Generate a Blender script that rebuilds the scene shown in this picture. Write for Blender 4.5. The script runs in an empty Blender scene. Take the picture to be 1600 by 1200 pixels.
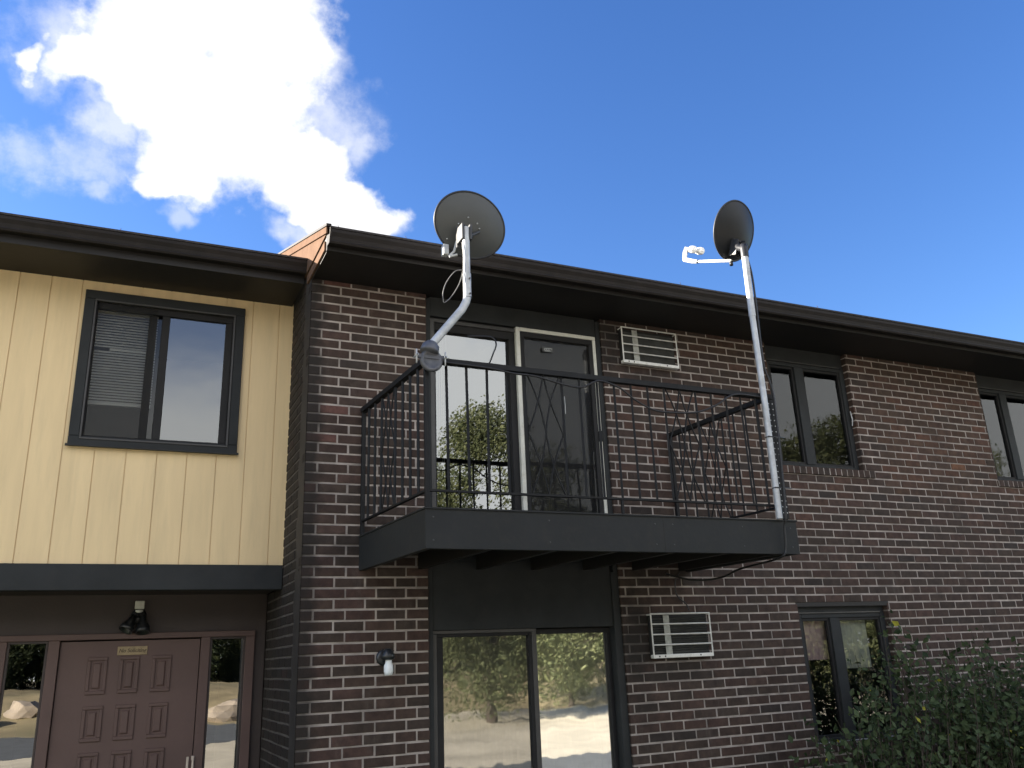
import bpy, bmesh, math, random
from mathutils import Vector, Matrix

S = bpy.context.scene
COL = S.collection
random.seed(7)
RAD = math.radians

# ------------------------------------------------------------------ materials
def new_mat(name):
    m = bpy.data.materials.new(name); m.use_nodes = True
    nt = m.node_tree
    for n in list(nt.nodes): nt.nodes.remove(n)
    out = nt.nodes.new('ShaderNodeOutputMaterial')
    return m, nt, out

def N(nt, t, **kw):
    n = nt.nodes.new(t)
    for k, v in kw.items():
        if hasattr(n, k): setattr(n, k, v)
    return n

def lnk(nt, a, b): nt.links.new(a, b)

def pm(name, base, rough=.6, var=.18, scale=6., bump=.15, bscale=60., metallic=0., spec=.5, dirt=None, stretch=(1, 1, 1), stains=False):
    """painted / plain surface with soft mottling, fine bump and optional dirt patches"""
    m, nt, out = new_mat(name)
    p = N(nt, 'ShaderNodeBsdfPrincipled')
    tc = N(nt, 'ShaderNodeTexCoord')
    mp = N(nt, 'ShaderNodeMapping'); mp.inputs['Scale'].default_value = stretch
    lnk(nt, tc.outputs['Object'], mp.inputs['Vector'])
    n1 = N(nt, 'ShaderNodeTexNoise'); n1.inputs['Scale'].default_value = scale; n1.inputs['Detail'].default_value = 6
    lnk(nt, mp.outputs['Vector'], n1.inputs['Vector'])
    mr = N(nt, 'ShaderNodeMapRange'); mr.inputs['From Min'].default_value = .3; mr.inputs['From Max'].default_value = .7
    mr.inputs['To Min'].default_value = 1 - var; mr.inputs['To Max'].default_value = 1 + var
    lnk(nt, n1.outputs['Fac'], mr.inputs['Value'])
    mx = N(nt, 'ShaderNodeVectorMath', operation='SCALE'); mx.inputs[0].default_value = base
    lnk(nt, mr.outputs['Result'], mx.inputs['Scale'])
    colout = mx.outputs['Vector']
    if dirt:
        n3 = N(nt, 'ShaderNodeTexNoise'); n3.inputs['Scale'].default_value = dirt[1]; n3.inputs['Detail'].default_value = 8
        n3.inputs['Roughness'].default_value = .65
        lnk(nt, mp.outputs['Vector'], n3.inputs['Vector'])
        r3 = N(nt, 'ShaderNodeMapRange'); r3.inputs['From Min'].default_value = .5; r3.inputs['From Max'].default_value = .75
        r3.inputs['To Max'].default_value = dirt[2]
        lnk(nt, n3.outputs['Fac'], r3.inputs['Value'])
        mm = N(nt, 'ShaderNodeMix', data_type='RGBA')
        lnk(nt, r3.outputs['Result'], mm.inputs[0]); lnk(nt, colout, mm.inputs[6]); mm.inputs[7].default_value = (*dirt[0], 1)
        colout = mm.outputs[2]
    if stains:
        sm = N(nt, 'ShaderNodeMix', data_type='RGBA'); sm.inputs[7].default_value = (.02, .018, .016, 1)
        lnk(nt, stain_mask(nt, tc), sm.inputs[0]); lnk(nt, colout, sm.inputs[6]); colout = sm.outputs[2]
    lnk(nt, colout, p.inputs['Base Color'])
    p.inputs['Roughness'].default_value = rough; p.inputs['Metallic'].default_value = metallic
    p.inputs['Specular IOR Level'].default_value = spec
    if bump:
        n2 = N(nt, 'ShaderNodeTexNoise'); n2.inputs['Scale'].default_value = bscale; n2.inputs['Detail'].default_value = 5
        lnk(nt, mp.outputs['Vector'], n2.inputs['Vector'])
        b = N(nt, 'ShaderNodeBump'); b.inputs['Strength'].default_value = bump; b.inputs['Distance'].default_value = .004
        lnk(nt, n2.outputs['Fac'], b.inputs['Height']); lnk(nt, b.outputs['Normal'], p.inputs['Normal'])
    lnk(nt, p.outputs['BSDF'], out.inputs['Surface'])
    return m

STAINS = [(1.60, 1.70, .17, .34, .8), (1.58, 4.02, .16, .30, .75), (1.92, 1.47, .36, .12, .5), (1.95, 3.76, .34, .10, .55), (-.84, 2.0, .10, 9., .8), (1.62, 1.25, .12, .35, .35), (-.3, 2.33, .45, .14, .5), (1.9, 2.22, .5, .12, .45)]
def stain_mask(nt, tc):
    '''soot and damp patches, each with its own place and ragged outline'''
    sx = N(nt, 'ShaderNodeSeparateXYZ'); lnk(nt, tc.outputs['Object'], sx.inputs[0])
    cb = N(nt, 'ShaderNodeCombineXYZ'); lnk(nt, sx.outputs[0], cb.inputs[0]); lnk(nt, sx.outputs[2], cb.inputs[1])
    nz = N(nt, 'ShaderNodeTexNoise'); nz.inputs['Scale'].default_value = 7; nz.inputs['Detail'].default_value = 7
    lnk(nt, tc.outputs['Object'], nz.inputs['Vector'])
    acc = None
    for x, z, rx, rz, k in STAINS:
        a = N(nt, 'ShaderNodeVectorMath', operation='SUBTRACT'); lnk(nt, cb.outputs[0], a.inputs[0]); a.inputs[1].default_value = (x, z, 0)
        b = N(nt, 'ShaderNodeVectorMath', operation='MULTIPLY'); lnk(nt, a.outputs[0], b.inputs[0]); b.inputs[1].default_value = (1 / rx, 1 / rz, 0)
        l = N(nt, 'ShaderNodeVectorMath', operation='LENGTH'); lnk(nt, b.outputs[0], l.inputs[0])
        m = N(nt, 'ShaderNodeMath', operation='MULTIPLY_ADD'); lnk(nt, nz.outputs['Fac'], m.inputs[0]); m.inputs[1].default_value = 1.5; lnk(nt, l.outputs['Value'], m.inputs[2])
        r = N(nt, 'ShaderNodeMapRange'); r.inputs['From Min'].default_value = 1.95; r.inputs['From Max'].default_value = 1.2; r.inputs['To Max'].default_value = k
        lnk(nt, m.outputs[0], r.inputs['Value'])
        if acc is None: acc = r.outputs['Result']
        else:
            q = N(nt, 'ShaderNodeMath', operation='MAXIMUM'); lnk(nt, acc, q.inputs[0]); lnk(nt, r.outputs['Result'], q.inputs[1]); acc = q.outputs[0]
    return acc

def brick_mat():
    m, nt, out = new_mat('brick_face')
    p = N(nt, 'ShaderNodeBsdfPrincipled')
    at = N(nt, 'ShaderNodeAttribute'); at.attribute_name = 'tint'
    tc = N(nt, 'ShaderNodeTexCoord')
    n1 = N(nt, 'ShaderNodeTexNoise'); n1.inputs['Scale'].default_value = 14; n1.inputs['Detail'].default_value = 8; n1.inputs['Roughness'].default_value = .65
    lnk(nt, tc.outputs['Object'], n1.inputs['Vector'])
    mr = N(nt, 'ShaderNodeMapRange'); mr.inputs['From Min'].default_value = .3; mr.inputs['From Max'].default_value = .7
    mr.inputs['To Min'].default_value = .62; mr.inputs['To Max'].default_value = 1.42
    lnk(nt, n1.outputs['Fac'], mr.inputs['Value'])
    sc = N(nt, 'ShaderNodeVectorMath', operation='SCALE')
    lnk(nt, at.outputs['Color'], sc.inputs[0]); lnk(nt, mr.outputs['Result'], sc.inputs['Scale'])
    # pale efflorescence smears, long and thin downwards
    mp = N(nt, 'ShaderNodeMapping'); mp.inputs['Scale'].default_value = (9, 9, 2.2)
    lnk(nt, tc.outputs['Object'], mp.inputs['Vector'])
    n3 = N(nt, 'ShaderNodeTexNoise'); n3.inputs['Scale'].default_value = 1; n3.inputs['Detail'].default_value = 9; n3.inputs['Roughness'].default_value = .7
    lnk(nt, mp.outputs['Vector'], n3.inputs['Vector'])
    r3 = N(nt, 'ShaderNodeMapRange'); r3.inputs['From Min'].default_value = .57; r3.inputs['From Max'].default_value = .8; r3.inputs['To Max'].default_value = .5
    lnk(nt, n3.outputs['Fac'], r3.inputs['Value'])
    mm = N(nt, 'ShaderNodeMix', data_type='RGBA'); mm.inputs[7].default_value = (.12, .108, .10, 1)
    lnk(nt, r3.outputs['Result'], mm.inputs[0]); lnk(nt, sc.outputs['Vector'], mm.inputs[6])
    st_ = N(nt, 'ShaderNodeMix', data_type='RGBA'); st_.inputs[7].default_value = (.013, .012, .011, 1)
    lnk(nt, stain_mask(nt, tc), st_.inputs[0]); lnk(nt, mm.outputs[2], st_.inputs[6])
    lnk(nt, st_.outputs[2], p.inputs['Base Color'])
    p.inputs['Roughness'].default_value = .82; p.inputs['Specular IOR Level'].default_value = .3
    # wire-cut texture: fine vertical scoring + pits
    mp2 = N(nt, 'ShaderNodeMapping'); mp2.inputs['Scale'].default_value = (260, 260, 60)
    lnk(nt, tc.outputs['Object'], mp2.inputs['Vector'])
    n4 = N(nt, 'ShaderNodeTexNoise'); n4.inputs['Scale'].default_value = 1; n4.inputs['Detail'].default_value = 4
    lnk(nt, mp2.outputs['Vector'], n4.inputs['Vector'])
    b = N(nt, 'ShaderNodeBump'); b.inputs['Strength'].default_value = .5; b.inputs['Distance'].default_value = .003
    lnk(nt, n4.outputs['Fac'], b.inputs['Height']); lnk(nt, b.outputs['Normal'], p.inputs['Normal'])
    lnk(nt, p.outputs['BSDF'], out.inputs['Surface'])
    return m

def glass_mat(name, refl=.22, wave=.0015, tint=(.8, .84, .84), wscale=3., rough=.004):
    m, nt, out = new_mat(name)
    tr = N(nt, 'ShaderNodeBsdfTransparent'); tr.inputs['Color'].default_value = (*tint, 1)
    gl = N(nt, 'ShaderNodeBsdfGlossy'); gl.inputs['Roughness'].default_value = rough; gl.inputs['Color'].default_value = (.95, .97, .97, 1)
    tc = N(nt, 'ShaderNodeTexCoord')
    n = N(nt, 'ShaderNodeTexNoise'); n.inputs['Scale'].default_value = wscale; n.inputs['Detail'].default_value = 2
    lnk(nt, tc.outputs['Object'], n.inputs['Vector'])
    b = N(nt, 'ShaderNodeBump'); b.inputs['Strength'].default_value = 1; b.inputs['Distance'].default_value = wave
    lnk(nt, n.outputs['Fac'], b.inputs['Height']); lnk(nt, b.outputs['Normal'], gl.inputs['Normal'])
    lw = N(nt, 'ShaderNodeFresnel'); lw.inputs['IOR'].default_value = 1.5
    ma = N(nt, 'ShaderNodeMath', operation='ADD'); ma.inputs[1].default_value = refl - .04; ma.use_clamp = True
    lnk(nt, lw.outputs['Fac'], ma.inputs[0])
    mx = N(nt, 'ShaderNodeMixShader')
    lnk(nt, ma.outputs['Value'], mx.inputs['Fac']); lnk(nt, tr.outputs['BSDF'], mx.inputs[1]); lnk(nt, gl.outputs['BSDF'], mx.inputs[2])
    lnk(nt, mx.outputs['Shader'], out.inputs['Surface'])
    return m

def screen_mat():
    m, nt, out = new_mat('insect_screen')
    tr = N(nt, 'ShaderNodeBsdfTransparent')
    df = N(nt, 'ShaderNodeBsdfDiffuse'); df.inputs['Color'].default_value = (.035, .035, .035, 1)
    mx = N(nt, 'ShaderNodeMixShader'); mx.inputs['Fac'].default_value = .38
    lnk(nt, tr.outputs['BSDF'], mx.inputs[1]); lnk(nt, df.outputs['BSDF'], mx.inputs[2]); lnk(nt, mx.outputs['Shader'], out.inputs['Surface'])
    return m

def leaf_mat(name, c1, c2):
    m, nt, out = new_mat(name)
    p = N(nt, 'ShaderNodeBsdfPrincipled')
    g = N(nt, 'ShaderNodeNewGeometry')
    r = N(nt, 'ShaderNodeValToRGB')
    r.color_ramp.elements[0].color = (*c1, 1); r.color_ramp.elements[1].color = (*c2, 1)
    lnk(nt, g.outputs['Random Per Island'], r.inputs['Fac'])
    lnk(nt, r.outputs['Color'], p.inputs['Base Color'])
    p.inputs['Roughness'].default_value = .6; p.inputs['Specular IOR Level'].default_value = .2
    t = N(nt, 'ShaderNodeBsdfTranslucent'); lnk(nt, r.outputs['Color'], t.inputs['Color'])
    mx = N(nt, 'ShaderNodeMixShader'); mx.inputs['Fac'].default_value = .3
    lnk(nt, p.outputs['BSDF'], mx.inputs[1]); lnk(nt, t.outputs['BSDF'], mx.inputs[2]); lnk(nt, mx.outputs['Shader'], out.inputs['Surface'])
    return m

M = {}
M['brick'] = brick_mat()
M['mortar'] = pm('mortar', (.335, .298, .272), .9, .28, 9, .4, 120, dirt=((.05, .047, .043), 1.6, .8), stains=True)
M['siding'] = pm('cream_siding', (.735, .57, .325), .6, .06, 2.0, .2, 90, stretch=(6, 6, .6), dirt=((.52, .42, .25), 2.2, .4))
M['trim'] = pm('charcoal_paint', (.0205, .0232, .025), .65, spec=.28, var=.2, scale=5, bump=.2, bscale=50, dirt=((.03, .03, .03), 9., .5))
M['balcony'] = pm('dark_grey_paint', (.0165, .0184, .0192), .65, spec=.28, var=.14, scale=3, bump=.25, bscale=40, dirt=((.03, .029, .025), 14., .45))
M['soffit'] = pm('dark_soffit', (.008, .0068, .0066), .6, .2, 4, .2, 30)
M['gutter'] = pm('brown_gutter', (.0135, .0108, .0098), .62, .22, 7, .1, 30, spec=.25, dirt=((.026, .021, .018), 12., .5))
M['shingle'] = pm('roof_shingle', (.035, .03, .03), .9, .4, 40, .8, 90)
M['rake'] = pm('brown_trim', (.125, .078, .054), .95, spec=.03, var=.12, scale=8, bump=.2, bscale=50)
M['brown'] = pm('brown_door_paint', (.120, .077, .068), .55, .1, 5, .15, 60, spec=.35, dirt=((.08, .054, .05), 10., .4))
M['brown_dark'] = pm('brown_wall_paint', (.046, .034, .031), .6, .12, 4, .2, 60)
M['bronze'] = pm('bronze_frame', (.015, .015, .016), .65, spec=.28, var=.15, scale=8, bump=.08, bscale=40)
M['bronze_light'] = pm('weathered_frame', (.045, .044, .044), .45, .15, 8, .08, 40)
M['iron'] = pm('black_iron', (.0085, .009, .0098), .65, spec=.28, var=.3, scale=20, bump=.3, bscale=90)
M['white_frame'] = pm('aged_white_frame', (.60, .60, .54), .5, .1, 9, .1, 60, dirt=((.4, .38, .3), 20., .5))
M['white'] = pm('white_metal', (.72, .72, .69), .45, .08, 12, .1, 60, dirt=((.30, .28, .25), 25., .6))
M['galv'] = pm('galvanised_steel', (.48, .50, .51), .5, .14, 18, .1, 70, metallic=.25, dirt=((.22, .22, .22), 14., .45))
M['dish_back'] = pm('dish_grey', (.062, .066, .065), .5, .08, 5, .08, 40, spec=.5)
M['dish_dark'] = pm('dish_charcoal', (.014, .0155, .018), .45, .1, 5, .08, 40, spec=.3)
M['rim'] = pm('dish_rim', (.015, .016, .02), .5, .1, 9, 0)
M['dish_white'] = pm('dish_white', (.6, .6, .6), .45, .05, 8, 0)
M['bracket'] = pm('dark_bracket', (.035, .036, .038), .45, .2, 30, .1, 60)
M['mount'] = pm('grey_mount', (.10, .105, .12), .5, .25, 25, .2, 60, metallic=.3)
M['rubber'] = pm('black_cable', (.012, .012, .013), .5, .2, 30, 0)
M['grey_cable'] = pm('grey_cable', (.16, .155, .15), .5, .2, 30, 0)
M['dark_room'] = pm('dark_room_wall', (.045, .044, .043), .8, .2, 2, 0)
M['black'] = pm('black_void', (.012, .012, .012), .8, .2, 6, 0)
M['blind'] = pm('blind_slat', (.62, .62, .58), .6, .08, 6, 0)
M['curtain'] = pm('pale_curtain', (.50, .50, .44), .8, .1, 6, .2, 40)
M['sheer'] = pm('sheer_curtain', (.74, .71, .57), .9, .1, 2, .2, 40)
M['pink'] = pm('pink_curtain', (.55, .38, .385), .8, .12, 9, .2, 60)
M['louver'] = pm('dark_louver', (.06, .063, .06), .6, .3, 14, .2, 60)
M['filter'] = pm('pale_strip', (.33, .34, .31), .8, .2, 40, .2, 120)
M['lampblack'] = pm('lamp_black', (.02, .022, .025), .3, .15, 20, .05, 60)
M['signplate'] = pm('brass_sign', (.30, .225, .12), .45, .2, 30, .1, 90)
M['letters'] = pm('sign_letters', (.075, .05, .02), .5, .1, 30, 0)
M['handle'] = pm('worn_handle', (.55, .48, .42), .35, .15, 20, .1, 60, metallic=.3)
M['globe'] = pm('milk_glass', (.78, .82, .84), .25, .05, 20, 0)
M['bark'] = pm('bark', (.06, .045, .035), .9, .3, 12, .8, 40)
M['asphalt'] = pm('asphalt', (.10, .105, .11), .9, .25, 3, .5, 90)
M['lot'] = pm('pale_gravel', (.62, .54, .40), .95, .2, .8, .5, 30, dirt=((.2, .17, .12), .35, .5))
M['drygrass'] = pm('dry_grass', (.30, .235, .13), .95, .35, 1.2, .8, 30, dirt=((.07, .08, .03), .6, .8))
M['lawn'] = pm('lawn', (.07, .10, .03), .95, .4, 3, .8, 50)
M['rock'] = pm('rock', (.32, .26, .20), .9, .3, 2, .6, 9)
M['glass'] = glass_mat('window_glass', .16)
M['glass_strong'] = glass_mat('mirror_window_glass', .25, .0005, (.7, .74, .74))
M['glass_mirror'] = glass_mat('coated_window_glass', .60, .0010, (.85, .88, .86), rough=.018)
M['glass_soft'] = glass_mat('dark_window_glass', .042, .001, (.94, .96, .96))
M['screen'] = screen_mat()
M['leaf'] = leaf_mat('bush_leaf', (.024, .042, .018), (.095, .130, .058))
M['leaf_yellow'] = leaf_mat('yellow_leaf', (.30, .30, .03), (.42, .40, .06))
M['tree_leaf'] = leaf_mat('tree_leaf', (.05, .065, .028), (.17, .18, .085))
M['wood_leaf'] = leaf_mat('dark_tree_leaf', (.02, .03, .015), (.06, .07, .03))

# ------------------------------------------------------------------ mesh builder
class MB:
    def __init__(s): s.v = []; s.f = []; s.smooth = []; s.tint = []
    def add(s, vs, fs, smooth=False, tint=None):
        o = len(s.v); s.v += [tuple(v) for v in vs]
        s.f += [tuple(i + o for i in f) for f in fs]; s.smooth += [smooth] * len(fs)
        s.tint += [tint or (1, 1, 1)] * len(vs)
        return s
    def box(s, x0, x1, y0, y1, z0, z1, bev=0.):
        if bev <= 0 or min(x1 - x0, y1 - y0, z1 - z0) < 2.5 * bev:
            v = [(x, y, z) for z in (z0, z1) for y in (y0, y1) for x in (x0, x1)]
            return s.add(v, [(0, 2, 3, 1), (4, 5, 7, 6), (0, 1, 5, 4), (2, 6, 7, 3), (0, 4, 6, 2), (1, 3, 7, 5)])
        bm = bmesh.new(); bmesh.ops.create_cube(bm, size=1)
        for q in bm.verts:
            q.co = Vector(((x0 + x1) / 2 + q.co.x * (x1 - x0), (y0 + y1) / 2 + q.co.y * (y1 - y0), (z0 + z1) / 2 + q.co.z * (z1 - z0)))
        bmesh.ops.bevel(bm, geom=bm.edges[:], offset=bev, segments=1, affect='EDGES')
        s.bm(bm); return s
    def bm(s, bm, smooth=False):
        bm.verts.ensure_lookup_table(); bm.verts.index_update()
        s.add([v.co[:] for v in bm.verts], [[v.index for v in f.verts] for f in bm.faces], smooth); bm.free(); return s
    def quad(s, a, b, c, d): return s.add([a, b, c, d], [(0, 1, 2, 3)])
    def prism_x(s, prof, x0, x1):
        """closed (y,z) outline swept along x, capped"""
        n = len(prof)
        v = [(x0, y, z) for y, z in prof] + [(x1, y, z) for y, z in prof]
        f = [(i, (i + 1) % n, n + (i + 1) % n, n + i) for i in range(n)] + [tuple(range(n - 1, -1, -1)), tuple(range(n, 2 * n))]
        return s.add(v, f)
    def prism_y(s, prof, y0, y1):
        n = len(prof)
        v = [(x, y0, z) for x, z in prof] + [(x, y1, z) for x, z in prof]
        f = [(i, (i + 1) % n, n + (i + 1) % n, n + i) for i in range(n)] + [tuple(range(n - 1, -1, -1)), tuple(range(n, 2 * n))]
        return s.add(v, f)
    def tube(s, pts, r, n=10, cap=True, smooth=True):
        pts = [Vector(p) for p in pts]; R = r if isinstance(r, (list, tuple)) else [r] * len(pts)
        rings = []; up = None
        for i, p in enumerate(pts):
            t = (pts[min(i + 1, len(pts) - 1)] - pts[max(i - 1, 0)]).normalized()
            if up is None:
                up = Vector((0, 0, 1)) if abs(t.z) < .9 else Vector((0, 1, 0))
            a = (up - t * up.dot(t)).normalized(); b = t.cross(a); up = a
            rings.append([p + (a * math.cos(2 * math.pi * k / n) + b * math.sin(2 * math.pi * k / n)) * R[i] for k in range(n)])
        v = [q for r_ in rings for q in r_]
        f = [(i * n + k, i * n + (k + 1) % n, (i + 1) * n + (k + 1) % n, (i + 1) * n + k) for i in range(len(pts) - 1) for k in range(n)]
        s.add(v, f, smooth)
        if cap:
            s.add(rings[0], [tuple(range(n - 1, -1, -1))]); s.add(rings[-1], [tuple(range(n))])
        return s
    def bar(s, a, b, w):
        """square bar between two points"""
        return s.tube([a, b], w * .7071, 4, True, False)
    def lathe(s, prof, c, axis=(0, 0, 1), n=24):
        """(radius, along) profile round an axis"""
        ax = Vector(axis).normalized(); u = ax.orthogonal().normalized(); w = ax.cross(u); c = Vector(c)
        v = [c + ax * h + (u * math.cos(2 * math.pi * k / n) + w * math.sin(2 * math.pi * k / n)) * r for r, h in prof for k in range(n)]
        f = [(i * n + k, i * n + (k + 1) % n, (i + 1) * n + (k + 1) % n, (i + 1) * n + k) for i in range(len(prof) - 1) for k in range(n)]
        return s.add(v, f, True)
    def build(s, name, mat, parent=None, loc=(0, 0, 0)):
        me = bpy.data.meshes.new(name); me.from_pydata(s.v, [], s.f); me.update()
        bm = bmesh.new(); bm.from_mesh(me); bmesh.ops.recalc_face_normals(bm, faces=bm.faces[:]); bm.to_mesh(me); bm.free()
        me.polygons.foreach_set('use_smooth', s.smooth)
        if any(t != (1, 1, 1) for t in s.tint):
            a = me.attributes.new('tint', 'FLOAT_COLOR', 'POINT')
            a.data.foreach_set('color', [c for t in s.tint for c in (*t, 1)])
        mats = mat if isinstance(mat, list) else [mat]
        for q in mats: me.materials.append(q)
        o = bpy.data.objects.new(name, me); COL.objects.link(o); o.location = loc
        if parent:
            o.parent = parent
            base = Vector((0, 0, 0)); q = parent
            while q: base += q.location; q = q.parent
            o.location = Vector(loc) - base          # geometry is written in world coordinates
        return o

def build_each(mb, name, mat, parent):
    '''every separate piece of the builder becomes an object of its own'''
    key = {}; root = list(range(len(mb.v)))
    def find(i):
        while root[i] != i: root[i] = root[root[i]]; i = root[i]
        return i
    for i, v in enumerate(mb.v):
        k = tuple(round(c, 5) for c in v)
        if k in key: root[find(i)] = find(key[k])
        else: key[k] = i
    for f in mb.f:
        for i in f[1:]: root[find(i)] = find(f[0])
    groups = {}
    for fi, f in enumerate(mb.f): groups.setdefault(find(f[0]), []).append(fi)
    outl = []
    for fl in groups.values():
        m = MB()
        for fi in fl:
            f = mb.f[fi]; m.add([mb.v[i] for i in f], [tuple(range(len(f)))], mb.smooth[fi])
        o = m.build(name, mat, parent)
        bm = bmesh.new(); bm.from_mesh(o.data); bmesh.ops.remove_doubles(bm, verts=bm.verts[:], dist=1e-5); bmesh.ops.recalc_face_normals(bm, faces=bm.faces[:]); bm.to_mesh(o.data); bm.free()
        outl.append(o)
    return outl

def tag(o, label=None, cat=None, group=None, kind=None):
    if label: o['label'] = label
    if cat: o['category'] = cat
    if group: o['group'] = group
    if kind: o['kind'] = kind
    return o
def empty(name, loc, label, cat, group=None):
    o = bpy.data.objects.new(name, None); COL.objects.link(o); o.location = loc; o.empty_display_size = .2
    return tag(o, label, cat, group)

def smooth_path(pts, k=6):
    """Catmull-Rom through the points"""
    P = [Vector(p) for p in pts]; P = [P[0] * 2 - P[1]] + P + [P[-1] * 2 - P[-2]]; out = []
    for i in range(1, len(P) - 2):
        for j in range(k):
            t = j / k; a, b, c, d = P[i - 1:i + 3]
            out.append(.5 * ((2 * b) + (c - a) * t + (2 * a - 5 * b + 4 * c - d) * t * t + (3 * b - a - 3 * c + d) * t ** 3))
    out.append(P[-2]); return out

GZ = -.25                                   # ground level
# ================================================================== APARTMENT BUILDING
B = empty('apartment_building', (0, 0, GZ), 'two storey brick apartment building with cream siding and dark eaves', 'building')

H, BL, MJ = .0677, .2032, .0134
TOP = 4.179                                  # height of bed joint number 0
def zl(n): return TOP - n * H

OPEN = [(0., 1.49, GZ, 4.3), (3.19, 4.148, 3.03, 4.3), (3.16, 4.15, .815, 1.925), (5.926, 6.92, 3.03, 4.3), (5.93, 6.92, .815, 1.925)]
LEFT = -.847
XR = 10.4

def brick_tint(x, z, rnd):
    base = [(.056, .041, .035), (.050, .039, .033), (.048, .039, .034), (.060, .042, .036), (.053, .038, .032)]
    c = rnd.choice(base); k = rnd.uniform(.84, 1.18) * .80
    q = rnd.random()
    if q < .06: c = (.064, .043, .037)
    elif q < .09: c = (.036, .031, .029)
    if x < -.55 and z < 2.3 and rnd.random() < .5: c = (.066, .044, .039)
    if x < -.74 and rnd.random() < .06: c = (.10, .055, .048)
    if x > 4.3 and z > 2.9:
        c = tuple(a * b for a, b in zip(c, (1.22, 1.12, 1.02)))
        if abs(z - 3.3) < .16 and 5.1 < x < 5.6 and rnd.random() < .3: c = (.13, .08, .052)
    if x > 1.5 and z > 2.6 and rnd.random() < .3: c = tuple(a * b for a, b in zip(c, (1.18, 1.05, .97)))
    return tuple(min(a * k * q_, .5) for a, q_ in zip(c, (1.08, .97, .92)))

def add_brick(mb, P, u0, u1, z0, z1, tint, rnd, depth=.085):
    """P maps (u, d, z) to world: d = depth behind the face (negative is proud)"""
    ch = .0025; t = rnd.uniform(-.002, .0015); tl = [rnd.uniform(-.0007, .0007) for _ in range(4)]
    j = lambda: rnd.uniform(-.0017, .0017)
    u0 += j(); u1 += j(); z0 += j(); z1 += j()
    fr = [(u0 + ch, z0 + ch), (u1 - ch, z0 + ch), (u1 - ch, z1 - ch), (u0 + ch, z1 - ch)]
    md = [(u0, z0), (u1, z0), (u1, z1), (u0, z1)]
    v = [P(u, t + tl[i], z) for i, (u, z) in enumerate(fr)] + [P(u, t + ch, z) for u, z in md] + [P(u, depth, z) for u, z in md]
    f = [(0, 1, 2, 3)] + [(i, 4 + i, 4 + (i + 1) % 4, (i + 1) % 4) for i in range(4)] + [(4 + i, 8 + i, 8 + (i + 1) % 4, 4 + (i + 1) % 4) for i in range(4)]
    mb.add(v, f, False, tint)

rnd = random.Random(11)
bricks = MB()
front = lambda u, d, z: (u, d, z)
lface = lambda u, d, z: (LEFT + d, u, z)
def cut(iv, holes):
    out = [iv]
    for a, b in holes:
        nxt = []
        for p, q in out:
            if b <= p or a >= q: nxt.append((p, q)); continue
            if a - p > .012: nxt.append((p, a))
            if q - b > .012: nxt.append((b, q))
        out = nxt
    return out
for n in range(-2, 66):
    z1 = zl(n) - MJ / 2; z0 = zl(n + 1) + MJ / 2
    if z1 > 4.262: z1 = 4.262
    if z1 - z0 < .02: continue
    zc = (z0 + z1) / 2
    holes = [(a, b) for a, b, c, d in OPEN if c < zc < d]
    # pillar joints, measured from the photograph: three-eighths bond with a cut closer at the jamb
    if n % 2 == 0: js = [LEFT] + [x for x in (-.637, -.434, -.2306, -.085)] + [0.]
    else: js = [LEFT] + [-.766, -.562, -.359, -.156] + [0.]
    for a, b in zip(js[:-1], js[1:]):
        g = MJ / 2
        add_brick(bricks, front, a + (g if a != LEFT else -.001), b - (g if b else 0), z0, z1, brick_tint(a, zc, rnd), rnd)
    # right hand wall, half bond
    ph = 1.7385 + (0 if n % 2 else BL / 2)
    k0 = int((1.49 - ph) / BL) - 1
    x = ph + k0 * BL
    while x < XR:
        for p, q in cut((x + MJ / 2, x + BL - MJ / 2), holes + [(-5, 1.49)]):
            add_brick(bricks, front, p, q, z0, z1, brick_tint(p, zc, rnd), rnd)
        x += BL
    # return face on the left of the pillar
    ymax = 1.285 if zc < 2.12 else .69
    y = (.0 if n % 2 else -.09) + .034
    js = [.0]; yy = .044 if n % 2 else .145
    while yy < ymax: js.append(yy); yy += BL
    js.append(ymax)
    for a, b in zip(js[:-1], js[1:]):
        if b - a > .03:
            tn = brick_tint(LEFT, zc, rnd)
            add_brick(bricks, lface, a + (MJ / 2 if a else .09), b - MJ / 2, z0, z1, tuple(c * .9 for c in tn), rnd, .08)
wall = bricks.build('brick_wall', M['brick'], B)

# mortar bed behind the bricks, cut round the openings, with returns in the reveals
mo = MB(); md = .0045
xs = sorted({LEFT + md, XR, *[a - md for a, b, c, d in OPEN], *[b + md for a, b, c, d in OPEN]})
zs = sorted({GZ, 4.262, *[max(c, GZ) for a, b, c, d in OPEN], *[min(d, 4.262) for a, b, c, d in OPEN]})
for i in range(len(xs) - 1):
    for j in range(len(zs) - 1):
        xc, zc = (xs[i] + xs[i + 1]) / 2, (zs[j] + zs[j + 1]) / 2
        if any(a - md * .5 < xc < b + md * .5 and c < zc < d for a, b, c, d in OPEN): continue
        mo.quad((xs[i], md, zs[j]), (xs[i + 1], md, zs[j]), (xs[i + 1], md, zs[j + 1]), (xs[i], md, zs[j + 1]))
for a, b, c, d in OPEN:
    d = min(d, 4.262)
    for x in (a - md, b + md): mo.quad((x, md, c), (x, .12, c), (x, .12, d), (x, md, d))
    if c > GZ: mo.quad((a, md, c - .002), (b, md, c - .002), (b, .12, c - .002), (a, .12, c - .002))
mo.quad((LEFT + md, md, GZ), (LEFT + md, 1.285, GZ), (LEFT + md, 1.285, 2.125), (LEFT + md, md, 2.125))
mo.quad((LEFT + md, md, 2.125), (LEFT + md, .69, 2.125), (LEFT + md, .69, 4.262), (LEFT + md, md, 4.262))
mo.build('mortar', M['mortar'], wall)

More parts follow.
